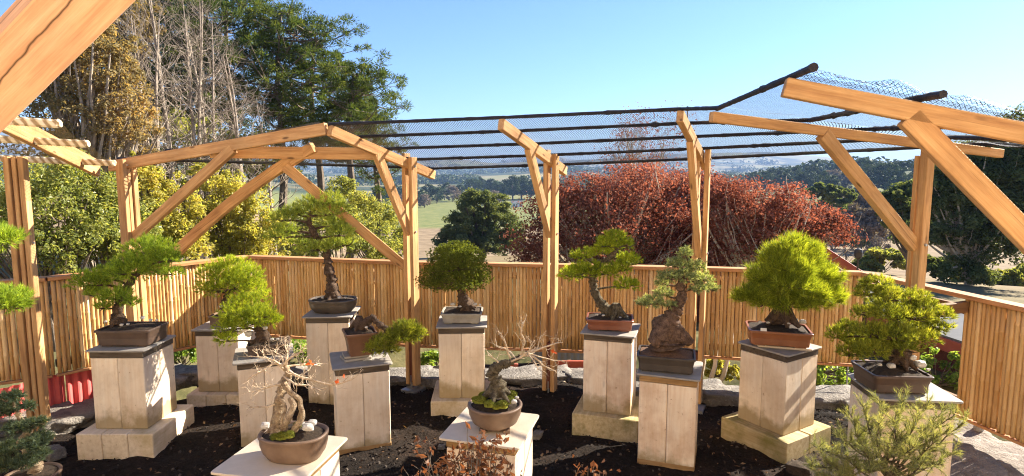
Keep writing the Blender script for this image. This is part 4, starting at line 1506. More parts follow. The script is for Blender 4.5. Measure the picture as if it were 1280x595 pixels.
moss_clump(b, [(600, 500, -.05, .035), (612, 505, -.1, .03), (628, 506, -.1, .035), (637, 500, -.05, .03), (640, 493, .02, .03), (605, 494, .03, .03), (594, 499, -.02, .02), (620, 508, -.11, .02)])
b.stones([(642, 502, -.07, .045), (646, 497, -.03, .03)])

# plants at the edges of the picture ------------------------------------
# dark juniper in a bowl on the ground, left
g0 = on(42, 622, 0)
b = Bonsai(None, 42, 'dark grey green juniper with winding pale trunk at the lower left corner', ('round', .34, .34, .15, 'pot_tan'), loc=(g0[0], g0[1], .02), name='juniper_bonsai')
b.trunk([(38, 598), (46, 582), (36, 566), (28, 552), (36, 536), (26, 522), (16, 508)], [7, 6, 5, 4.5, 4, 3.5, 2], mat='bark_pale', amt=.012)
b.pads([(14, 497, 14, 8), (32, 508, 10, 6), (8, 512, 14, 8), (42, 530, 12, 7), (20, 535, 14, 8, -.05), (52, 547, 11, 8), (40, 556, 16, 9, -.05), (15, 560, 16, 9), (48, 566, 12, 8), (30, 578, 16, 8, -.08), (6, 580, 12, 8), (52, 527, 6, 5)],
       'juniper_dark', k=.5, length=.035, width=.004, up=.4, spread=1.3, per=16)
b.finish()
# bonsai whose pads reach in at the left edge
PED['0'] = (np.array([*at(-135, 300, 3.9)[:2], .8]), 0)
t = thing('pedestal', 'pedestal just beyond the left edge under the reaching green pine', 'pedestal', (PED['0'][0][0], PED['0'][0][1], 0), group='sleeper pedestals carrying the bonsai')
for sx in (-.1012, .1012):
    for sy in (-.1012, .1012):
        q = PED['0'][0] * [1, 1, 0] + [sx, sy, 0]
        beam('sleeper', q + [0, 0, -.03], q + [0, 0, .735], .2, .2, M['sleeper'], t, up=(0, 1, 0))
m = MB()
m.loft(.46, .46, 30, [(.985, .737), (1, .74), (1, .797), (.99, .8)], seg=40)
m.build('top_slab', M['slate'], t)
b = Bonsai('0', -130, 'green pine at the left edge with two pads reaching past the left post', ('rect', .40, .30, .12, 'pot_brown'), 0)
b.trunk([(-128, 425), (-126, 405), (-110, 380), (-95, 350), (-75, 320), (-60, 295)], [10, 8, 7, 6, 4, 3])
b.pads([(2, 297, 24, 13), (-20, 290, 24, 14), (-50, 280, 26, 14), (4, 374, 32, 15, -.05), (-22, 368, 24, 14), (-85, 350, 26, 14), (-90, 300, 24, 14), (-60, 265, 20, 12), (14, 381, 20, 10)], 'pine', k=.36, length=.045)
b.finish()

# ------------------------------------------------------------------ trees and shrubs beyond the fence
def crown_leaves(m, c, r, nl, per, size, lump=.28, aspect=.55, seed=0, shell=.35, zcut=-.75, squash=.7, env=None):
    """leaf clumps spread through an uneven ellipsoid; returns clump centres"""
    c, r = np.asarray(c, float), np.asarray(r, float)
    d = rng.normal(size=(nl, 3))
    d /= np.linalg.norm(d, axis=1, keepdims=True)
    d[:, 2] = np.where(d[:, 2] < zcut, -d[:, 2], d[:, 2])
    rad = (shell + (1 - shell) * rng.random(nl)) ** .6
    lm = np.array([1 + .38 * nz(*(x * 1.7 + seed)) + .2 * nz(*(x * 4.1 + seed)) for x in d])
    p = c + d * r * (rad * lm)[:, None]
    ls = lump * r.mean() * rng.uniform(.55, 1.25, nl)
    q = rng.normal(size=(nl * per, 3))
    q /= np.linalg.norm(q, axis=1, keepdims=True)
    q *= (rng.random((nl * per, 1)) ** .45)
    cc = np.repeat(p, per, 0) + q * np.repeat(ls, per)[:, None] * [1, 1, squash]
    nn = q * [1, 1, 1.3] + rng.normal(0, .45, q.shape) + [0, 0, .35]
    m.leaves(cc, nn, size * rng.uniform(.6, 1.25, len(cc)), aspect)
    return p


def limbs(m, base, tops, r0, seed=0, wob=.06, sides=6):
    """trunk that forks to limb targets"""
    base = np.asarray(base, float)
    tops = [np.asarray(t_, float) for t_ in tops]
    cen = np.mean(tops, axis=0)
    H = cen[2] - base[2]
    fork = base + (cen - base) * [.5, .5, .45]
    tr = gnarl(curve([base - [0, 0, .3], lerp(base, fork, .5), fork], 6), H * wob * .4, .5 / max(H, .1) * 4, seed)
    m.tube(tr, np.linspace(r0, r0 * .7, len(tr)), 8, cap=False)
    for i, t_ in enumerate(tops):
        s = tr[random.randint(len(tr) // 2, len(tr) - 1)]
        mid = lerp(s, t_, .55) + [0, 0, -.06 * H]
        cc = gnarl(curve([s, mid, t_], 5), H * wob * .4, 4 / max(H, .1), seed + i)
        m.tube(cc, np.linspace(r0 * .45, r0 * .08, len(cc)), sides, cap=False)


def leafy(name, label, cat, px, d, crowns, mat, nl, per, size, r0=.15, group=None, bark='bark_tree', ztop=None, ground=None, sprigs=0, **kw):
    """crowns: (px, py, rx px, ry px, depth offset) in the picture, standing at distance d"""
    x = at(px, 300, d)[0]
    z0 = gz(x, d) - .2 if ground is None else ground
    t = thing(name, label, cat, (x, d, z0), group=group)
    org = np.array([x, d, z0])
    s = FPX / d
    fm, tm = MB(), MB()
    tops = []
    tot = sum(c[2] * c[3] for c in crowns)
    for i, (cx, cy, rx, ry, *dd) in enumerate(crowns):
        dd = dd[0] if dd else 0
        c = at(cx, cy, d + dd)
        r = np.array([rx, rx * .9, ry]) / s
        n = max(10, int(nl * cx * 0 + nl * rx * ry / tot))
        p = crown_leaves(fm, c, r, n, per, size, seed=i * 5.3 + px * .1, **kw)
        for k in range(0, len(p), max(1, len(p) // 9)):
            tops.append(p[k])
    limbs(tm, org, tops, r0, px)
    allp = np.concatenate([v_ for v_ in fm.v]).reshape(-1, 4, 3).mean(1) if sprigs else None
    for q in range(sprigs):
        p0 = allp[random.randrange(len(allp))]
        d_ = (p0 - org) * [1, 1, .6] + [0, 0, .8] + rng.normal(0, .5, 3)
        d_ = d_ / np.linalg.norm(d_)
        L_ = random.uniform(.3, .75)
        cc_ = gnarl(curve([p0 - d_ * L_, p0 - d_ * L_ * .4, p0 + d_ * .18], 3), .05, 4, q)
        tm.tube(cc_, np.linspace(.009, .003, len(cc_)), 4, cap=False)
    fm.build('crown', M[mat], t, org)
    tm.build('trunk', M[bark], t, org)
    return t


# the round evergreen in the valley paddock
leafy('paddock_tree', 'rounded dark evergreen tree standing in the pale paddock', 'tree', 603, 36,
      [(603, 262, 36, 26), (585, 288, 34, 28), (622, 286, 32, 28), (565, 306, 24, 20), (640, 305, 20, 22), (600, 306, 40, 24)], 'oak', 420, 110, .16, .25, zcut=-.6, lump=.26)
# copper leaved trees
leafy('copper_tree', 'wide low copper leaved tree right behind the middle of the fence', 'tree', 760, 11.0,
      [(700, 290, 62, 48), (765, 262, 66, 44), (820, 262, 60, 42, .6), (760, 305, 90, 42), (845, 300, 60, 44), (665, 318, 34, 30), (868, 240, 56, 38, .8), (800, 232, 60, 34, .4), (730, 250, 44, 34), (690, 262, 36, 34), (880, 290, 50, 44)], 'red', 2600, 21, .056, .12, bark='bark_grey', lump=.30, shell=.05, sprigs=110)
leafy('copper_tree', 'copper leaved tree with sparser reddish crown on the right, by the roof edge', 'tree', 950, 10.2,
      [(920, 262, 50, 42), (975, 268, 52, 40), (1015, 290, 46, 34), (935, 305, 70, 40), (1040, 285, 26, 20), (900, 250, 30, 30)], 'red', 1250, 19, .058, .10, bark='bark_grey', lump=.34, shell=.05, sprigs=90)


def bare_tree(label, px, d, top_py, spread_px, mat='bark_grey', r0=.09, depth=4, leaf=None, nleaf=0, lsize=.08, group='leafless trees of the left wood', stems=1, name='bare_tree', up=.22, flat=1.0):
    x = at(px, 300, d)[0]
    z0 = gz(x, d) - .2
    org = np.array([x, d, z0])
    top = at(px, top_py, d)
    H = top[2] - z0
    t = thing(name, label, 'tree', tuple(org), group=group)
    m, ends = MB(), []
    for k in range(stems):
        lean = np.array([random.uniform(-1, 1), random.uniform(-.6, .6), 0]) * spread_px / FPX * d * .3
        C = gnarl(curve([org, org + [lean[0] * .2, lean[1] * .2, H * .35], org + [lean[0] * .6, lean[1] * .6, H * .7], org + [lean[0], lean[1], H * .97]], 8), H * .012, 3 / H, k * 3.1 + px)
        m.tube(C, np.linspace(r0, r0 * .12, len(C)), 7, cap=False)
        W = spread_px / FPX * d
        for i in range(int(len(C) * .28), len(C)):
            f = i / len(C)
            for q in range(2 if i % 2 else 1):
                a = random.random() * 6.28
                e = np.array([math.cos(a), math.sin(a), .55 + .5 * f]) * [1, 1, flat]
                e /= np.linalg.norm(e)
                L = W * (1.25 - .75 * f) * random.uniform(.35, .6)
                twig(m, C[i], e, L, r0 * .30 * (1.1 - f), depth - 1 - (1 if f < .3 else 0), 1.0, .45, .66, (2, 3), up, 4, ends, .55)
    m.build('trunk', M[mat], t, org)
    if leaf and ends:
        E = np.array(ends)
        E = E[rng.integers(0, len(E), nleaf)] + rng.normal(0, .12, (nleaf, 3))
        f = MB()
        f.leaves(E, rng.normal(size=(nleaf, 3)), lsize * rng.uniform(.6, 1.2, nleaf), .55)
        f.build('crown', M[leaf], t, org)
    return t


bare_tree('tall thin twiggy tree with the last reddish leaves behind the netting', 803, 13.5, 172, 84, 'bark_grey', .10, 4, 'red', 3000, .055, None, 3, 'twiggy_tree', .35)
for (lab, px, d, ty, sp, st) in (
        ('tall pale leafless tree with upright twigs left of the pines', 226, 15.5, -30, 95, 2), ('thin leafless tree touching the autumn leaved tree', 172, 16.5, -25, 80, 2),
        ('leafless tree in front of the darkest pine trunk', 272, 17.5, 15, 85, 2), ('short leafless tree below the middle pine crowns', 312, 16.5, 60, 70, 2),
        ('leafless tree half behind the peak of the left pergola', 345, 18.5, 120, 75, 1), ('pale twiggy tree just right of the autumn leaved tree', 196, 14.5, 10, 80, 3), ('many stemmed leafless tree between two pine trunks', 252, 16, -10, 80, 3)):
    bare_tree(lab, px, d, ty, sp, 'bark_bare', .075, 4, stems=st)


def pine(label, px, d, top_py, crown_bot_py, w_px, nb=46, lean=0, seed=0):
    x = at(px, 300, d)[0]
    z0 = gz(x, d) - .3
    org = np.array([x, d, z0])
    top = at(px + lean, top_py, d)
    zb = at(px, crown_bot_py, d)[2]
    W = w_px / FPX * d
    t = thing('forest_pine', label, 'pine tree', tuple(org), group='tall pines of the left wood')
    m, f = MB(), MB()
    C = gnarl(curve([org, lerp(org, top, .35) + [W * .04, 0, 0], lerp(org, top, .7) - [W * .03, 0, 0], top], 10), .12, .25, seed)
    m.tube(C, np.linspace(.20, .04, len(C)), 8, cap=False)
    cl = []
    for i in range(nb):
        f_ = (i + random.random()) / nb
        z = zb + (top[2] - zb) * f_
        j = int(np.argmin(np.abs(C[:, 2] - z)))
        s = C[j]
        a = random.random() * 6.28
        prof = (.45 + .75 * math.sin(min(1, f_ * 1.25 + .12) * math.pi * .82)) * random.uniform(.4, 1.1)
        L = W * .5 * prof
        e = s + np.array([math.cos(a) * L, math.sin(a) * L, L * random.uniform(.05, .5)])
        mid = lerp(s, e, .5) + [0, 0, -.10 * L]
        cc = gnarl(curve([s, mid, e], 6), .14, .6, i)
        m.tube(cc, np.linspace(.055 * (1.1 - f_ * .6), .012, len(cc)), 5, cap=False)
        for q in range(random.randint(3, 5)):
            p0 = cc[random.randint(len(cc) // 2, len(cc) - 1)]
            p1 = p0 + rng.normal(0, .5, 3) * [1, 1, .45] + [0, 0, .18]
            m.tube([p0, p1], [.014, .006], 3, cap=False)
            cl.append(p1)
    cl = np.array(cl)
    per = 110
    u = rng.normal(size=(len(cl) * per, 3)) + [0, 0, .35]
    u /= np.linalg.norm(u, axis=1, keepdims=True)
    sz = np.repeat(rng.uniform(.14, .30, len(cl)), per)[:, None]
    cc = np.repeat(cl, per, 0) + u * sz * rng.uniform(.15, 1, (len(u), 1)) * [1.15, 1.15, .75]
    f.needles(cc, u + rng.normal(0, .35, u.shape), .15 * rng.uniform(.6, 1.1, len(cc)), .032)
    m.build('trunk', M['bark_tree'], t, org)
    f.build('crown', M['talpine'], t, org)


for i, (lab, px, d, tp, cb, w, nb, ln) in enumerate((
        ('tall dark pine at the back of the left wood, trunk rising from the autumn tree', 208, 25, -70, 150, 120, 50, 6), ('broad dark pine whose crown leaves the top of the picture', 288, 24, -55, 150, 130, 60, -4),
        ('dark pine with a flat topped crown left of the open sky', 345, 22, 18, 170, 130, 64, 8), ('pine with rounded crown below the flat topped one', 392, 23, 42, 190, 120, 60, 4),
        ('lower spreading pine reaching out over the netting', 436, 21, 92, 205, 92, 46, 4), ('slender pine at the far left of the wood behind the big brace', 140, 26, -60, 140, 110, 44, 0),
        ('dark pine filling the wood behind the leafless trees', 185, 22, -20, 170, 120, 60, 0), ('dark dense pine directly left of the middle pine trunks', 250, 21, 0, 175, 110, 60, 4), ('small pine with thin needles just right of the wood', 470, 26, 128, 230, 80, 30, 0))):
    pine(lab, px, d, tp, cb, w, nb, ln, i * 2.3)

leafy('autumn_tree', 'thick brown and olive autumn leaved tree left of the bare trees', 'tree', 105, 13.5,
      [(110, 60, 55, 50), (75, 120, 60, 60), (130, 130, 55, 60), (95, 190, 70, 40), (150, 90, 30, 40), (60, 70, 50, 50), (160, 160, 40, 40)], 'autumn', 620, 40, .085, .16, lump=.26, shell=.1, sprigs=160, bark='bark_bare')
leafy('autumn_tree', 'golden leaved tree top beside the big diagonal brace', 'tree', 150, 15.5, [(140, 10, 50, 40), (160, 50, 34, 40), (120, -30, 60, 40)], 'autumn', 200, 40, .095, .14, lump=.24)
leafy('olive_tree', 'olive grey tree filling the gap under the pines', 'tree', 240, 19, [(200, 190, 50, 46), (250, 180, 50, 40), (300, 200, 50, 36), (345, 215, 40, 30), (230, 230, 60, 34), (170, 220, 40, 40)], 'hedge_olive', 300, 46, .12, .14, lump=.24)
# shrubs right behind the fence, left to right
for (lab, px, d, cr, mat, nl) in (
        ('dense glossy shrub behind the left post', 60, 7.6, [(20, 270, 70, 60), (70, 250, 50, 50), (100, 300, 60, 40), (-40, 260, 60, 70), (50, 325, 60, 30)], 'hedge', 300),
        ('dark glossy shrub between the left posts', 125, 8.2, [(110, 240, 46, 40), (140, 270, 50, 46), (165, 300, 44, 36), (120, 310, 50, 30)], 'hedge', 260),
        ('light yellow green shrub with arching sprays by the beam end', 205, 9.2, [(195, 240, 34, 34), (215, 275, 44, 40), (190, 300, 40, 26), (232, 310, 40, 24), (178, 215, 20, 26)], 'hedge_yellow', 230),
        ('tall yellowing shrub beneath the pergola peak', 290, 10.0, [(285, 250, 40, 36), (315, 280, 40, 36), (270, 290, 44, 34), (330, 310, 34, 22), (255, 225, 26, 24), (300, 310, 44, 24)], 'hedge_yellow', 290),
        ('olive bush to the right behind the tall open pine', 425, 14.0, [(420, 290, 40, 34), (455, 300, 40, 34), (390, 300, 40, 40), (475, 320, 30, 26), (350, 300, 40, 36)], 'hedge_olive', 260),
        ('feathery grey green bush left of the double post', 470, 16.0, [(455, 265, 34, 34), (485, 285, 30, 36), (500, 310, 20, 26), (430, 250, 30, 30)], 'hedge_olive', 170)):
    leafy('garden_shrub', lab, 'shrub', px, d, cr, mat, nl, 60, .052 + .0035 * (d - 7.5), .04, group='shrubs behind the left fence', lump=.26, shell=.1, squash=.9)

# right side evergreen
leafy('evergreen_tree', 'large dark green tree with pale stems filling the right side', 'tree', 1215, 22,
      [(1230, 215, 56, 44), (1180, 238, 34, 34), (1275, 250, 60, 56), (1200, 275, 44, 30), (1170, 290, 26, 26), (1240, 300, 50, 34), (1205, 335, 44, 20), (1300, 190, 60, 50), (1250, 260, 46, 30), (1165, 255, 22, 30)], 'gum', 620, 100, .15, .16, bark='bark_grey', lump=.36, shell=.1, sprigs=120)
leafy('evergreen_tree', 'smaller dark evergreen behind the thick right post', 'tree', 1140, 30, [(1135, 250, 30, 24), (1150, 280, 30, 30), (1120, 275, 20, 20)], 'gum', 150, 80, .24, .16, lump=.36)
for (lab, px, d, cr, mat) in (('bleached leafless bush on the right slope', 1085, 60, [(1085, 285, 30, 20), (1060, 280, 26, 20)], 'farbare'), ('grey leafless thicket below the wooded ridge', 1110, 90, [(1105, 262, 34, 20), (1070, 262, 30, 20)], 'farbare'),
                              ('low green bush in the sunny clearing at right', 1110, 34, [(1105, 325, 30, 13), (1085, 335, 20, 10)], 'hedge_olive'), ('dark round bush at the foot of the wooded ridge', 1060, 85, [(1062, 300, 20, 10), (1040, 262, 26, 12)], 'gum'),
                              ('olive scrub bush on the brown slope under the large evergreen', 1215, 27, [(1210, 345, 26, 14), (1235, 352, 22, 12)], 'hedge_olive'), ('olive scrub at the far right edge of the brown slope', 1265, 25, [(1262, 352, 26, 16), (1290, 345, 20, 16)], 'hedge_olive'), ('dark low bush at the foot of the large evergreen', 1185, 25, [(1180, 338, 22, 14), (1160, 332, 16, 12)], 'gum'),
                              ('dark bush between the copper tree and the clearing', 1045, 70, [(1050, 246, 20, 10), (1030, 240, 20, 10)], 'gum')):
    leafy('slope_bush', lab, 'bush', px, d, cr, mat, 110, 60, .0075 * d, .05, group='bushes on the right slope', lump=.26)

# low plants under and behind the fence
for (lab, px, d, cr, mat) in (('low white flecked shrub under the fence between the right pedestals', 1030, 6.6, [(1035, 462, 26, 26), (1005, 470, 18, 18), (1060, 470, 22, 18)], 'greenleaf'),
                              ('yellow green seedling leaves under the fence beside the juniper', 895, 6.5, [(895, 462, 16, 14), (915, 468, 12, 12)], 'hedge_yellow'),
                              ('round green shrub below the gap at the right', 1180, 6.2, [(1180, 462, 28, 24), (1200, 480, 24, 20), (1150, 470, 20, 20)], 'greenleaf'),
                              ('leafy groundcover bush under the left corner of the fence', 370, 7.2, [(360, 440, 34, 16), (395, 445, 26, 14), (330, 440, 30, 16)], 'greenleaf'),
                              ('small leafy shrub under the sunlit left fence', 228, 6.6, [(232, 438, 24, 18), (208, 446, 16, 10)], 'greenleaf'),
                              ('low green shrub under the fence behind the dome conifer', 535, 6.8, [(540, 452, 18, 14), (575, 455, 18, 12)], 'greenleaf')):
    leafy('low_shrub', lab, 'shrub', px, d, cr, mat, 46, 40, .05, .015, group='low shrubs under the fence', lump=.34, ground=-.15)

# grey stems leaning under the fence
for k, (x0, y0, x1, y1, d) in enumerate(((868, 488, 884, 445, 6.2), (880, 486, 900, 446, 6.3), (892, 478, 918, 450, 6.35))):
    m = MB()
    P = gnarl(curve([at(x0, y0 + 8, d), at((x0 + x1) / 2 + 1, (y0 + y1) / 2, d), at(x1, y1 - 40, d + .15)], 6), .02, 6, k)
    m.tube(P, np.linspace(.032, .018, len(P)), 7)
    tag(m.build('leaning_stem', M['bark_grey']), ('leftmost', 'middle', 'rightmost and thinnest')[k] + ' of three grey stems leaning under the fence', 'stem', 'grey stems leaning under the fence')

# edging stones along the fence foot ---------------------------------------
edge = [(70, 522, .62), (118, 512, .5), (165, 484, .6), (214, 470, .5), (246, 466, .4), (335, 470, .5), (372, 468, .5), (500, 470, .6), (545, 473, .5), (640, 470, .5), (680, 470, .55), (735, 472, .5), (815, 488, .5), (870, 490, .6), (915, 494, .62), (1035, 496, .66), (1090, 502, .6), (18, 520, .5), (290, 468, .5), (430, 468, .5), (590, 472, .5)]
wh = {70: 'left of the big left post', 118: 'beside the first pedestal', 165: 'behind the first pedestal', 214: 'right of the first pedestal', 246: 'near the corner pedestal', 335: 'behind the low mound pine', 372: 'beside the tall pine pedestal', 500: 'near the cascading pine post',
      545: 'left of the dome conifer pedestal', 640: 'behind the bare mossy tree', 680: 'at the slim post', 735: 'left of the leaning pine pedestal', 815: 'between juniper and leaning pine', 870: 'under the grey stems', 915: 'left of the cone pine pedestal',
      1035: 'right of the cone pine pedestal', 1090: 'left of the spreading pine pedestal', 18: 'at the far left under the red sheet', 290: 'behind the corner pedestal', 430: 'behind the cascading pine pot', 590: 'behind the dome conifer pedestal'}
for i, (px, py, s) in enumerate(edge):
    p = on(px, py, .04)
    rock('edging_stone', (p[0], p[1], .02), (s, .34, .13), random.uniform(-.15, .15) + (-.75 if px < 230 else 0), M['edging'], 'flat grey edging stone ' + wh[px], 'flat edging stones along the fence foot', i * 3.3 + 1)
for i, (px, py, s, sy, lab) in enumerate(((1195, 552, .52, .5, 'pale flat rock under the spike lamp'), (1232, 574, .62, .5, 'large pale rock with dappled shade at the lower right'), (1265, 592, .5, .4, 'pale rock at the lower right corner'),
                                          (1170, 575, .5, .45, 'pale rock beside the spreading pine pedestal'), (1200, 600, .7, .5, 'pale rock at the bottom edge below the spike lamp'))):
    p = on(px, py, .1)
    rock('pale_rock', (p[0], p[1], .05), (s, sy, .22), random.uniform(-.5, .5), M['rock'], lab, 'pale rocks at the lower right', 50 + i * 2.7)
for i, (px, py, s, lab) in enumerate(((66, 568, .14, 'small grey stone at the foot of the left post'), (672, 545, .08, 'little stone on the soil before the slim post'), (552, 560, .05, 'pebble left of the bare mossy tree'), (1000, 590, .16, 'dark clod of soil at the bottom near the pine shrub'),
                                      (860, 470, .1, 'small stone under the leaning stems'), (640, 512, .06, 'pebble behind the mossy bowl'))):
    p = on(px, py, .02)
    rock('small_stone', (p[0], p[1], .03), (s, s * .8, s * .6), random.random() * 3, M['potsoil' if 'clod' in lab else 'edging'], lab, 'small stones on the soil', 90 + i * 1.7)

# red and blue sheeting under the fence --------------------------------------
def corrugated(name, a, b_, z0, z1, mat, label):
    a, b_ = np.asarray(a), np.asarray(b_)
    L = np.linalg.norm((b_ - a)[:2])
    d = (b_ - a) / L
    d[2] = 0
    nn = np.array([d[1], -d[0], 0])
    n = int(L / .0127)
    m = MB()
    V = []
    for off in (0, -.004):
        for i in range(n + 1):
            s = L * i / n
            h = .012 * math.sin(2 * math.pi * s / .076) + off
            p = a + d * s + nn * h
            V += [[p[0], p[1], z0], [p[0], p[1], z1]]
    k = 2 * (n + 1)
    q = []
    for i in range(n):
        q += [[2 * i, 2 * i + 2, 2 * i + 3, 2 * i + 1], [k + 2 * i + 1, k + 2 * i + 3, k + 2 * i + 2, k + 2 * i], [2 * i + 1, 2 * i + 3, k + 2 * i + 3, k + 2 * i + 1]]
    m.add(V, q)
    tag(m.build(name, M[mat], smooth_=False), label, 'metal sheet')


q0, q1 = on(-60, 368, ZR), fl1
off = np.array([.02, .16, 0])
corrugated('corrugated_sheet', q0 + off, q1 + off * .6, .02, .345, 'redsheet', 'red corrugated sheet low under the bamboo left of the big left post')
corrugated('corrugated_sheet', fl1 + off * .6 + (corner - fl1) * .004, lerp(fl1, corner, .40) + off, .02, .345, 'redsheet', 'red corrugated sheet under the sunlit bamboo right of the big left post')
corrugated('corrugated_sheet', at(664, 440, 6.9), at(735, 440, 6.9), -.2, .42, 'bluesheet', 'blue grey corrugated sheet seen under the fence behind the slim post')
for (x0, x1, yy, lab) in ((615, 648, 470, 'red kerb board under the fence left of the slim post'), (700, 742, 466, 'red kerb board under the fence right of the slim post')):
    a, b_ = on(x0, yy, .06), on(x1, yy, .06)
    t = beam('kerb_board', (a[0], a[1] + .35, .03), (b_[0], b_[1] + .35, .03), .04, .10, M['fascia'])
    tag(t, lab, 'board')

# neighbouring roofs -----------------------------------------------------
def slab_poly(m, pts, th):
    P = np.array(pts)
    n = np.cross(P[1] - P[0], P[2] - P[0])
    n /= np.linalg.norm(n)
    if n[2] < 0:
        n = -n
    k = len(P)
    V = np.concatenate([P, P - n * th])
    q = [[0, 1, 2, 3], [7, 6, 5, 4]] + [[i, (i + 1) % 4, (i + 1) % 4 + 4, i + 4] for i in range(4)]
    m.add(V, q)


# shed below the right side: grey sheet roof, red fascia, board wall
t = thing('garden_shed', 'low shed with grey sheet roof and red fascia below the right fence', 'shed', (5.4, 8.0, -1.2))
org = np.array(t.location)
A, B_, C_, D_ = at(1085, 388, 7.6), at(1262, 446, 5.75), at(1300, 402, 6.5), at(1084, 353, 8.6)
m = MB()
slab_poly(m, [A, B_, C_, D_], .03)
rf = m.build('roof', M['roofgrey'], t, org)
dn = np.array([0, 0, .10])
beam('fascia', A - dn, B_ - dn, .03, .15, M['fascia'], t)
m = MB()
i_ = np.array([.10, .14, 0])
W0, W1 = A + i_ - [0, 0, .06], B_ + i_ - [0, 0, .06]
q = np.array([W0, W1, W1 * [1, 1, 0] + [0, 0, -1.4], W0 * [1, 1, 0] + [0, 0, -1.4]])
back_ = np.array([.5, 1.2, 0])
m.add(np.concatenate([q, q + back_ + [0, 0, .12]]), [[0, 3, 2, 1], [4, 5, 6, 7], [0, 4, 7, 3], [1, 2, 6, 5], [0, 1, 5, 4], [3, 7, 6, 2]])
m.build('wall', M['wallred'], t, org)

# house behind the copper trees: red barge board descending to the right
t = thing('red_gabled_house', 'house with a red barge board and pale roof edge behind the copper trees', 'house', (5.0, 13.0, -2.0))
org = np.array(t.location)
pk, ev = at(903, 226, 11.6), at(1096, 352, 10.2)
dep = np.array([1.2, 5.5, .0])
m = MB()
slab_poly(m, [pk, ev, ev + dep, pk + dep], .05)
rf = m.build('roof', M['roofgrey'], t, org)
beam('barge_board', pk - [0.0, .02, .08], ev - [0, .02, .08], .035, .16, M['fascia'], t)
pk2 = pk - np.array([(ev - pk)[0], -(ev - pk)[1] * -.3, -(ev - pk)[2]]) * [.8, 0, .8]
m = MB()
slab_poly(m, [pk + [0, 0, .01], pk2, pk2 + dep, pk + dep + [0, 0, .01]], .05)
m.build('roof', M['roofgrey'], t, org)
m = MB()
g0_, g1_ = lerp(pk, pk2, .85), lerp(pk, ev, .85)
zb_ = -2.6
f = [pk - [0, -.3, .14], g1_ - [0, -.3, .14], [g1_[0], g1_[1] + .3, zb_], [g0_[0], g0_[1] + .3, zb_], g0_ - [0, -.3, .14]]
F_ = np.array(f)
m.add(np.concatenate([F_, F_ + dep * .9]), [[0, 1, 6, 5], [1, 2, 7, 6], [2, 3, 8, 7], [3, 4, 9, 8], [4, 0, 5, 9], [0, 4, 3, 2], [5, 7, 8, 9]], [[0, 2, 1], [5, 6, 7]])
m.build('wall', M['wallred'], t, org)

# white farmhouse across the paddock
fx, fy = at(646, 250, 270)[:2]
fz = gz(fx, fy)
t = thing('farmhouse', 'small white farmhouse far across the green paddock', 'house', (fx, fy, fz), .15)
t.scale = (.6, .6, .6)
m = MB()
m.box((0, 0, 1.6), (8, 5, 3.4))
w_ = m.build('wall', M['whitewall'], t)
m = MB()
V = np.array([[-4.4, -2.9, 3.3], [4.4, -2.9, 3.3], [4.4, 2.9, 3.3], [-4.4, 2.9, 3.3], [-4.4, 0, 5.0], [4.4, 0, 5.0]])
m.add(V, [[0, 1, 5, 4], [2, 3, 4, 5], [0, 3, 2, 1]], [[0, 4, 3], [1, 2, 5]])
m.build('roof', M['roofgrey'], t)
for wx in (-2.5, -.5, 2.2):
    m = MB()
    m.box((wx, -2.52, 1.8), (1.1, .08, 1.3))
    m.build('window', M['window'], t)

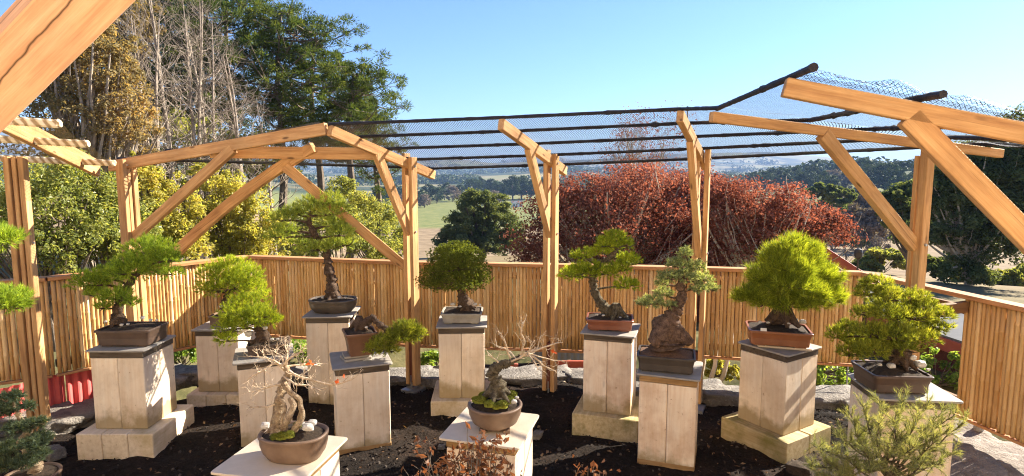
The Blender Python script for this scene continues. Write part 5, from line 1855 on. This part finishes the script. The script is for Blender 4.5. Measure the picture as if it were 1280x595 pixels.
# far trees across the valley ------------------------------------------------
variants = []
for k in range(5):
    t = thing('valley_tree', 'far tree', 'tree', (0, 0, 0))
    f, b_ = MB(), MB()
    r = (3.4, 3.2, 3.6) if k < 3 else (2.3, 2.3, 5.5)
    c = (0, 0, r[2] * 1.15)
    if k == 4:
        r, c = (3.6, 3.4, 3.0), (0, 0, 3.4)
    p = crown_leaves(f, c, r, 60, 34, .62, lump=.26, seed=k * 7.7, zcut=-.7)
    limbs(b_, (0, 0, 0), p[::8], .28, k, sides=4)
    f.build('crown', M['farbare' if k == 4 else 'farleaf'], t)
    b_.build('trunk', M['bark_tree'], t)
    variants.append(t)
spots = []
for px, d, s, v in [(508, 300, 1.2, 0), (517, 330, 1.3, 3), (526, 285, 1.1, 1), (536, 310, 1.3, 0), (546, 300, 1.2, 2), (556, 340, 1.5, 1), (566, 320, 1.3, 4), (575, 330, 1.2, 0), (531, 265, 1.0, 4), (590, 380, 1.6, 2),
                    (602, 400, 1.6, 1), (614, 390, 1.5, 0), (622, 360, 1.5, 2), (632, 350, 1.7, 1), (641, 335, 1.6, 0), (652, 345, 1.7, 2), (662, 340, 1.6, 1), (672, 350, 1.6, 0), (681, 345, 1.5, 2), (690, 350, 1.4, 1),
                    (484, 280, 1.2, 2), (474, 260, 1.2, 0), (494, 320, 1.3, 1), (502, 260, 1.0, 4), (618, 290, 1.1, 4), (608, 285, 1.0, 4),
                    (943, 330, 1.6, 0), (955, 300, 1.7, 1), (968, 320, 1.7, 2), (980, 280, 1.6, 0), (992, 300, 1.7, 1), (1004, 270, 1.5, 2), (1016, 290, 1.7, 0), (1028, 260, 1.5, 1), (1040, 280, 1.5, 4), (1052, 300, 1.7, 2), (1063, 250, 1.4, 4),
                    (1074, 280, 1.8, 0), (1085, 260, 1.9, 1), (1096, 240, 1.8, 2), (1106, 230, 1.7, 0), (1118, 220, 1.6, 1), (1128, 240, 1.9, 2), (1100, 190, 1.2, 4), (1084, 180, 1.2, 4), (1070, 170, 1.2, 4), (1115, 170, 1.2, 4), (1060, 210, 1.2, 4),
                    (1048, 200, 1.1, 0), (1036, 230, 1.2, 2), (1010, 190, 1.1, 4), (1024, 170, 1.1, 4), (1042, 160, 1.0, 4), (1056, 150, 1.0, 2), (1066, 140, .9, 4), (1078, 150, 1.0, 4), (1090, 140, .9, 4), (1102, 150, 1.0, 1), (1112, 140, .9, 4), (1124, 150, 1.0, 4), (1052, 180, 1.2, 4), (1080, 200, 1.4, 0), (1095, 165, 1.1, 4), (1108, 180, 1.2, 0), (1070, 120, .7, 4), (1088, 115, .7, 4), (1104, 118, .7, 4), (1058, 130, .8, 0)]:
    spots.append((px, d, s, v))
kindw = {0: 'round dark', 1: 'broad dark', 2: 'uneven dark', 3: 'tall narrow dark', 4: 'greyish leafless'}
zone = lambda px: 'left of the double post' if px < 515 else 'on the paddock edge left of the rounded evergreen' if px < 580 else 'on the skyline above the rounded evergreen' if px < 645 else 'in the tree belt right of the farmhouse' if px < 700 else 'above the copper tree at right' if px < 1010 else 'in the wood left of the thick right post'
used = [False] * 5
for px, d, s, v in spots:
    if not used[v]:
        o, used[v] = variants[v], True
    else:
        o = copy_tree(variants[v])
    x = at(px, 240, d)[0]
    o.location = (x, d, gz(x, d) - .4)
    o.scale = (s * random.uniform(.9, 1.15),) * 2 + (s * random.uniform(.85, 1.1),)
    o.rotation_euler = (0, 0, random.random() * 6.28)
    tag(o, f'far {kindw[v]} tree {zone(px)}', 'tree', f'far {kindw[v]} trees {zone(px)}')
# woods on the hills: one uncountable mass
m = MB()
cs = []
tries = 0
while len(cs) < 1500 and tries < 60000:
    tries += 1
    a = random.uniform(-.75, 1.0)
    r = 420 * (2600 / 420) ** random.random()
    x, y = r * math.sin(a), r * math.cos(a)
    if (a > .33 and r < 750 and random.random() < .8) or nz(x / 190 + 5, y / 260 + 2) + .4 * nz(x / 60, y / 60) > (.10 if r > 1000 else .22):
        cs.append((x, y, gz(x, y) + 3))
cs = np.array(cs)
rr_ = np.linalg.norm(cs[:, :2], axis=1)
per = 40
q = rng.normal(size=(len(cs) * per, 3))
q /= np.linalg.norm(q, axis=1, keepdims=True)
sz = np.repeat(6.0 + rr_ * .004, per)
m.leaves(np.repeat(cs, per, 0) + q * sz[:, None] * [1.3, 1.3, .8], q + rng.normal(0, .4, q.shape) + [0, 0, .4], sz * .5, .7)
tag(m.build('far_wood', M['farleaf']), 'dark woods scattered over the far valley sides', 'woods', kind='stuff')

# foreground plants ------------------------------------------------------
# brown leaved shrub
c0 = at(586, 560, 2.55)
t = thing('brown_leaved_shrub', 'small shrub of curled russet leaves in front of the mossy bowl pedestal', 'shrub', (c0[0], c0[1], 0))
org = np.array([c0[0], c0[1], 0])
m, f = MB(), MB()
tips = []
for i in range(46):
    a = random.random() * 6.28
    rr_ = random.uniform(.0, .27)
    top = org + np.array([math.cos(a) * rr_ * 1.0, math.sin(a) * rr_ * .7, random.uniform(.84, 1.03) - rr_ * .45])
    P = gnarl(curve([org + rng.normal(0, .02, 3) * [1, 1, 0], lerp(org, top, .5) + [math.cos(a) * .03, 0, -.02], top], 7), .03, 6, i)
    m.tube(P, np.linspace(.006, .0018, len(P)), 5)
    for k in range(7, len(P)):
        for q in range(2):
            e = P[k] + rng.normal(0, .035, 3) + [0, 0, .02]
            m.tube([P[k], e], [.0018, .001], 4)
            tips.append(e)
tips = np.array(tips)
sel = tips[rng.integers(0, len(tips), 2000)]
f.leaves(sel + rng.normal(0, .014, sel.shape), rng.normal(size=sel.shape), rng.uniform(.022, .045, len(sel)), .5, .3)
for px, py in ((585, 532), (592, 548), (528, 570)):
    pp = at(px, py, 2.5)
    f.leaves([pp], np.array([[.2, -1, .1]]), .05, .4)
    m.tube(gnarl(curve([org + [0, 0, .45], lerp(org + [0, 0, .45], pp, .6), pp], 6), .01, 7), np.linspace(.003, .0012, 13), 4)
f.build('crown', M['brownleaf'], t, org)
m.build('stem', M['bark_tree'], t, org)
# sprig at the bottom edge
c0 = at(738, 600, 2.4)
t = thing('bare_sprig', 'small reddish sprig poking up at the bottom edge of the picture', 'shrub', (c0[0], c0[1], 0))
org = np.array([c0[0], c0[1], 0])
m, f = MB(), MB()
tp = []
for (px, py) in ((722, 588), (735, 586), (742, 583), (750, 590), (728, 592), (757, 594)):
    top = at(px, py, 2.4)
    m.tube(gnarl(curve([org, lerp(org, top, .5), top], 6), .015, 8, px), np.linspace(.005, .0015, 13), 5)
    tp += [top + rng.normal(0, .02, 3) for _ in range(6)]
f.leaves(tp, rng.normal(size=(len(tp), 3)), .03, .5)
m.build('stem', M['bark_tree'], t, org)
f.build('crown', M['brownleaf'], t, org)

# wispy pine in the lower right corner
c0 = at(1104, 560, 2.95)
t = thing('wispy_pine', 'wispy young pine with loose yellow green needles in the lower right', 'pine', (c0[0], c0[1], 0))
org = np.array([c0[0], c0[1], 0])
m, f = MB(), MB()
hub = at(1108, 600, 2.95)
m.tube(gnarl(curve([org, lerp(org, hub, .5) + [.02, 0, 0], hub, at(1102, 575, 2.95)], 8), .02, 6), np.linspace(.03, .016, 25), 8)
heads = [(1020, 560, .1), (1035, 580, -.1), (1050, 545, .0), (1062, 520, .1), (1078, 508, .05), (1095, 530, -.1), (1100, 505, .1), (1120, 520, -.05), (1130, 500, .1), (1145, 525, -.1), (1158, 505, .05), (1175, 515, .1), (1190, 520, .0), (1205, 528, .05), (1182, 540, -.1),
         (1165, 555, -.1), (1140, 560, -.15), (1110, 555, -.15), (1080, 565, -.15), (1060, 575, -.1), (1010, 585, .0), (1045, 598, -.15), (1085, 590, -.2), (1150, 585, -.2), (1175, 580, -.1), (1125, 540, .15), (1075, 540, .12), (1160, 535, .15), (1030, 600, -.1), (1190, 565, .0)]
for i, (px, py, dy) in enumerate(heads):
    e = at(px, py, 2.95 + dy)
    s = hub if i % 2 else at(1102, 575, 2.95)
    cc = gnarl(curve([s, lerp(s, e, .5) + [0, 0, -.03], e], 7), .02, 8, i)
    m.tube(cc, np.linspace(.008, .0022, len(cc)), 5)
    tw = []
    for k in range(8, len(cc)):
        for q in range(3):
            d = rng.normal(0, .6, 3) + [0, 0, .7] + (cc[k] - cc[k - 1]) / .03 * .3
            d /= np.linalg.norm(d)
            L = random.uniform(.03, .085)
            m.tube([cc[k], cc[k] + d * L], [.0018, .001], 4)
            for s_ in np.linspace(.15, 1, 7):
                tw.append((cc[k] + d * L * s_, d))
    pp = np.repeat(np.array([a_ for a_, _ in tw]), 7, 0)
    dd = np.repeat(np.array([a_ for _, a_ in tw]), 7, 0)
    f.needles(pp, dd * .9 + rng.normal(0, .45, pp.shape), .04 * rng.uniform(.6, 1.1, len(pp)), .0017)
m.build('trunk', M['bark_green'], t, org, smooth_=True)
f.build('foliage', M['wispy'], t, org)

# small garden lamps ---------------------------------------------------------
p = at(1224, 552, 4.5)
t = thing('spike_lamp', 'grey spotlight on a thin spike standing on the pale rocks', 'garden lamp', (p[0], p[1], .08))
o_ = np.array(t.location)
top = at(1224, 530, 4.5)
m = MB()
m.tube([(p[0], p[1], .08), (top[0], top[1], top[2] - .03)], .011, 8)
m.build('spike', M['lampgrey'], t, o_)
m = MB()
m.tube([top + [-.005, 0, -.06], top + [0, -.005, .0], top + [.005, -.01, .055]], [.034, .036, .026], 12)
m.build('lamp_head', M['lampgrey'], t, o_)
m = MB()
m.box((p[0], p[1], .12), (.05, .04, .07), .4, .9)
m.build('clamp', M['lampgrey'], t, o_)
p = at(1073, 318, 5.75)
t = thing('post_lamp', 'small dark lamp on a thin rod above the fence by the roof edge', 'garden lamp', (p[0], p[1], 1.0))
o_ = np.array(t.location)
m = MB()
m.tube([(p[0], p[1], .9), (p[0], p[1], p[2])], .009, 8)
m.build('rod', M['lampblack'], t, o_)
m = MB()
m.tube([p + [0, 0, -.045], p + [0, 0, -.02], p + [0, 0, .02], p + [0, 0, .05], p + [0, 0, .06]], [.02, .036, .038, .03, .008], 12)
m.build('lamp_head', M['lampblack'], t, o_)
# thin stake with a crossbar left of the right pedestal
a_ = on(1058, 488, 0)
m = MB()
m.tube([a_ + [0, 0, -.05], a_ + [0, 0, .42]], .007, 6)
m.tube([a_ + [0, 0, .414], a_ + [.3, -.05, .414]], .006, 6)
tag(m.build('metal_stake', M['lampgrey']), 'thin metal stake with a crossbar left of the spreading pine pedestal', 'stake')

# ------------------------------------------------------------------ air
HZ = True
if HZ:
    m = MB()
    m.box((0, 1.5, 60), (10400, 10400, 220))
    hm = bpy.data.materials.new('valley_haze')
    hm.use_nodes = True
    nt = hm.node_tree
    nt.nodes.clear()
    out = nt.nodes.new('ShaderNodeOutputMaterial')
    v = nt.nodes.new('ShaderNodeVolumePrincipled')
    v.inputs['Color'].default_value = (.30, .46, .80, 1)
    v.inputs['Density'].default_value = .00024
    v.inputs['Anisotropy'].default_value = .0
    nt.links.new(v.outputs[0], out.inputs['Volume'])
    tag(m.build('haze', hm), 'thin blue air over the valley', 'haze', kind='stuff')

# ------------------------------------------------------------------ light, sky, camera
SUN_AZ, SUN_EL = R(63), R(30)          # clockwise from +Y, above the horizon
S = Vector((math.cos(SUN_EL) * math.sin(SUN_AZ), math.cos(SUN_EL) * math.cos(SUN_AZ), math.sin(SUN_EL)))
sd_ = bpy.data.lights.new('sun', 'SUN')
sd_.energy = 4.6
sd_.angle = R(.5)
sd_.color = (1, .91, .77)
so = bpy.data.objects.new('sun', sd_)
so.rotation_euler = S.to_track_quat('Z', 'Y').to_euler()
so.location = S * 60
col.objects.link(so)

w = bpy.data.worlds.new('World')
scene.world = w
w.use_nodes = True
nt = w.node_tree
nt.nodes.clear()
bg = nt.nodes.new('ShaderNodeBackground')
sky = nt.nodes.new('ShaderNodeTexSky')
sky.sky_type = 'NISHITA'
sky.sun_disc = False
sky.sun_elevation = SUN_EL
sky.sun_rotation = SUN_AZ
sky.air_density = 1.0
sky.dust_density = .3
sky.ozone_density = 3.0
bg.inputs['Strength'].default_value = .054
wo = nt.nodes.new('ShaderNodeOutputWorld')
nt.links.new(mixc(nt, 1.0, sky.outputs[0], (.60, .72, .92), 'MULTIPLY'), bg.inputs['Color'])
nt.links.new(bg.outputs[0], wo.inputs['Surface'])

cd = bpy.data.cameras.new('camera')
cam = bpy.data.objects.new('camera', cd)
col.objects.link(cam)
cam.location = (0, 0, CAMZ)
cam.rotation_euler = (R(90) - PITCH, 0, 0)
cd.sensor_width = 36
cd.lens = 36 * FPX / 1280
cd.clip_start = .05
cd.clip_end = 15000
scene.camera = cam
scene.view_settings.view_transform = 'Standard'
scene.view_settings.look = 'None'
scene.view_settings.exposure = 2.3
scene.view_settings.gamma = 1
scene.cycles.max_bounces = 8
scene.cycles.transparent_max_bounces = 24
scene.cycles.volume_bounces = 0
scene.cycles.use_denoising = True
scene.cycles.denoiser = 'OPENIMAGEDENOISE'
scene.cycles.denoising_input_passes = 'RGB_ALBEDO_NORMAL'
scene.cycles.denoising_prefilter = 'NONE'
scene.cycles.filter_width = 1.1
scene.cycles.use_adaptive_sampling = False
scene.cycles.sample_clamp_indirect = 6
